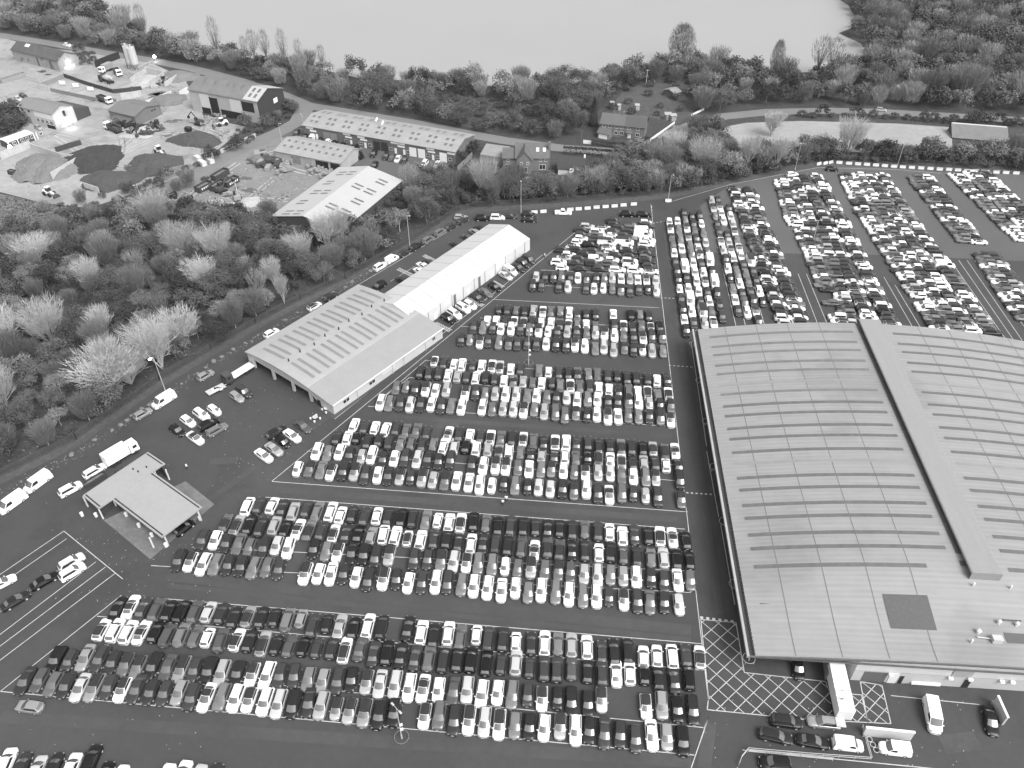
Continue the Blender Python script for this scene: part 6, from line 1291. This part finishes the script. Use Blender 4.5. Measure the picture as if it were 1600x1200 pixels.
wood([(150, 310), (330, 282), (300, 300), (190, 322), (120, 342), (60, 330)], 5, {'bush': 4, 'feather': 1}, .5, .9, 'scrubby bush at the foot of the left yard', 'bushes at the yard foot')
wood([(-40, 205), (20, 215), (45, 190), (28, 176), (-40, 178)], 4, {'dark': 1}, .8, 1.1, 'dark bush left of the yard office', 'bushes left of the yard office')
wood([(120, 84), (150, 88), (150, 98), (125, 103)], 4, {'bush': 3, 'dark': 1}, .6, 1.0, 'dark bush behind the old brick shed', 'bushes behind the old shed')
# clipped hedges round the houses
def hedge(pts, h, w, label):
    P = [G(*p) for p in pts]; o0 = P[0]; q = MB()
    for a, c in zip(P[:-1], P[1:]):
        n = int((c-a).length*60)
        for _ in range(n):
            p = a.lerp(c, R.random())-o0; d = (c-a).normalized(); nn = Vector((-d.y, d.x, 0)); sx = R.uniform(-1, 1); z = R.uniform(.1, 1)*h
            if abs(sx) < .8 and z < h*.85: z = h*R.uniform(.9, 1.03)
            c_ = p+nn*sx*w*.5+Vector((0, 0, z)); s = R.uniform(.2, .4); n1 = Vector((R.gauss(0, 1), R.gauss(0, 1), R.gauss(.6, 1))).normalized(); u = n1.orthogonal().normalized()*s*.5; v = n1.cross(u); q.face([c_-u-v, c_+u-v, c_+u+v, c_-u+v])
    tag(q.build('hedge', LEAFS[0], loc=o0), label, 'hedge')
hedge([(924, 226), (960, 231), (985, 231), (1012, 221)], 1.8, 2.0, 'clipped dark hedge curving in front of the terraced house'); hedge([(880, 240), (925, 243), (955, 246)], 2.6, 2.4, 'tall dark hedge between the lane and the bungalow')
TREES.sort(key=lambda q: q[0])
near = TREES[:300]; farT = TREES[300:]
for d, k, x, y, s, sz, label, cat, group in near:
    tm_, cm_, _, _ = R.choice(KINDS[k]); nm = {'bush': 'bush', 'conifer': 'conifer', 'bare': 'bare_tree', 'slim': 'bare_tree', 'poplar': 'poplar_tree'}.get(k, 'broadleaf_tree')
    t = thing(nm, (x, y, 0), R.uniform(0, 6.28), label, cat, group)
    for n_, me in (('trunk', tm_), ('crown', cm_)):
        o = bpy.data.objects.new(n_, me); COL.objects.link(o); o.parent = t; o.scale = (s, s, sz)
# the rest of the woods reads as one mass of crowns
WM = [BARK, BARKL, mat('wood_dark', .04, .95, .3, .2), mat('wood_mid', .085, .95, .3, .2), mat('wood_pale', .17, .95, .25, .2), mat('wood_twig', .15, .95, .2, .2)]+[MT['leaf_bush']]+[mat('leaf_deep', .045, .95, .3, .2), mat('leaf_dull', .07, .95, .3, .2), mat('leaf_fawn', .13, .95, .25, .2), mat('twig_soft', .14, .95, .25, .2), mat('twig_light', .26, .95, .2, .2)]
CMI = {'dark': (2, 7, 8), 'mid': (3, 8, 9), 'pale': (4, 9), 'feather': (5, 10, 11), 'bare': (5, 11), 'bush': (6, 8)}
allv = []; loops = []; starts = []; mis = []; nv = 0
cache = {}
for k, (tq, cq) in LOW.items():
    F4 = [f for f in cq.f if len(f) == 4]; cache[k] = (np.array(cq.v, dtype=np.float32), np.array(F4, dtype=np.int32))
for d, k, x, y, s, sz, label, cat, group in farT:
    V, F_ = cache[k]; a = R.uniform(0, 6.28); c, sn = math.cos(a), math.sin(a); Vx = np.empty_like(V); Vx[:, 0] = (V[:, 0]*c-V[:, 1]*sn)*s+x; Vx[:, 1] = (V[:, 0]*sn+V[:, 1]*c)*s+y; Vx[:, 2] = V[:, 2]*sz
    allv.append(Vx); loops.append(F_+nv); nv += len(V); mis.append(np.full(len(F_), R.choice(CMI[k]), dtype=np.int32))
if allv:
    VV = np.concatenate(allv); LL = np.concatenate(loops); MM = np.concatenate(mis); me = bpy.data.meshes.new('distant_woodland')
    me.vertices.add(len(VV)); me.vertices.foreach_set('co', VV.ravel()); me.loops.add(LL.size); me.loops.foreach_set('vertex_index', LL.ravel().astype(np.int32)); me.polygons.add(len(LL)); me.polygons.foreach_set('loop_start', np.arange(0, LL.size, 4, dtype=np.int32)); me.polygons.foreach_set('loop_total', np.full(len(LL), 4, dtype=np.int32))
    for q in WM: me.materials.append(q)
    me.polygons.foreach_set('material_index', MM); me.update(calc_edges=True); me.validate()
    o = bpy.data.objects.new('distant_woodland', me); COL.objects.link(o); o['kind'] = 'stuff'; tag(o, 'mass of trees and scrub around the lake and fences', 'woodland')
print('trees', len(TREES), 'faces', sum(len(l) for l in loops))
# undergrowth between the trunks
q = MB()
for poly, n, hh in ((W1, 15000, .9), (W2, 6000, .9), ([(640, 178), (650, 150), (720, 146), (790, 160), (860, 165), (850, 205), (760, 205)], 4000, .8), ([(-150, 308), (0, 306), (150, 330), (110, 356), (0, 366), (-100, 372)], 5000, .6)):
    P = [G2(*p) for p in poly]; xs = [p[0] for p in P]; ys = [p[1] for p in P]; k = 0
    while k < n:
        x = R.uniform(min(xs), max(xs)); y = R.uniform(min(ys), max(ys))
        if not inside((x, y), P): continue
        k += 1; s = R.uniform(.3, .8); n1 = Vector((R.gauss(0, .7), R.gauss(0, .7), 1)).normalized(); u = n1.orthogonal().normalized(); u = Matrix.Rotation(R.uniform(0, 6.28), 3, n1) @ u; v = n1.cross(u); c_ = Vector((x, y, R.uniform(.1, hh)*(1+.6*math.sin(x*.4)*math.cos(y*.35)))); q.face([c_-u*s*.5, c_+v*s*.3, c_+u*s*.5, c_-v*s*.3], R.choice((0, 0, 0, 1, 2)))
o = q.build('undergrowth', [mat('bramble', .035, 1, .3, .2), mat('bramble_pale', .07, 1, .3, .2), mat('bramble_fawn', .11, 1, .3, .2)]); o['kind'] = 'stuff'; tag(o, 'brambles and undergrowth covering the ground of the woods', 'undergrowth')  # bramble colours darkened too, painting in the shade under the trees

# ------------------------------------------------------------------ thin autumn haze
hz = MB(); hz.box((0, 1850, 64), (5200, 4500, 130))
hm = bpy.data.materials.new('thin_haze'); hm.use_nodes = True; t_ = hm.node_tree; t_.nodes.remove(t_.nodes['Principled BSDF'])
pv = t_.nodes.new('ShaderNodeVolumePrincipled'); pv.inputs['Density'].default_value = .00004; pv.inputs['Color'].default_value = (.9, .9, .9, 1)
t_.links.new(pv.outputs[0], t_.nodes['Material Output'].inputs['Volume'])
o = hz.build('haze', hm); o['kind'] = 'stuff'; tag(o, 'thin pale haze lying over the whole site and lake', 'haze')
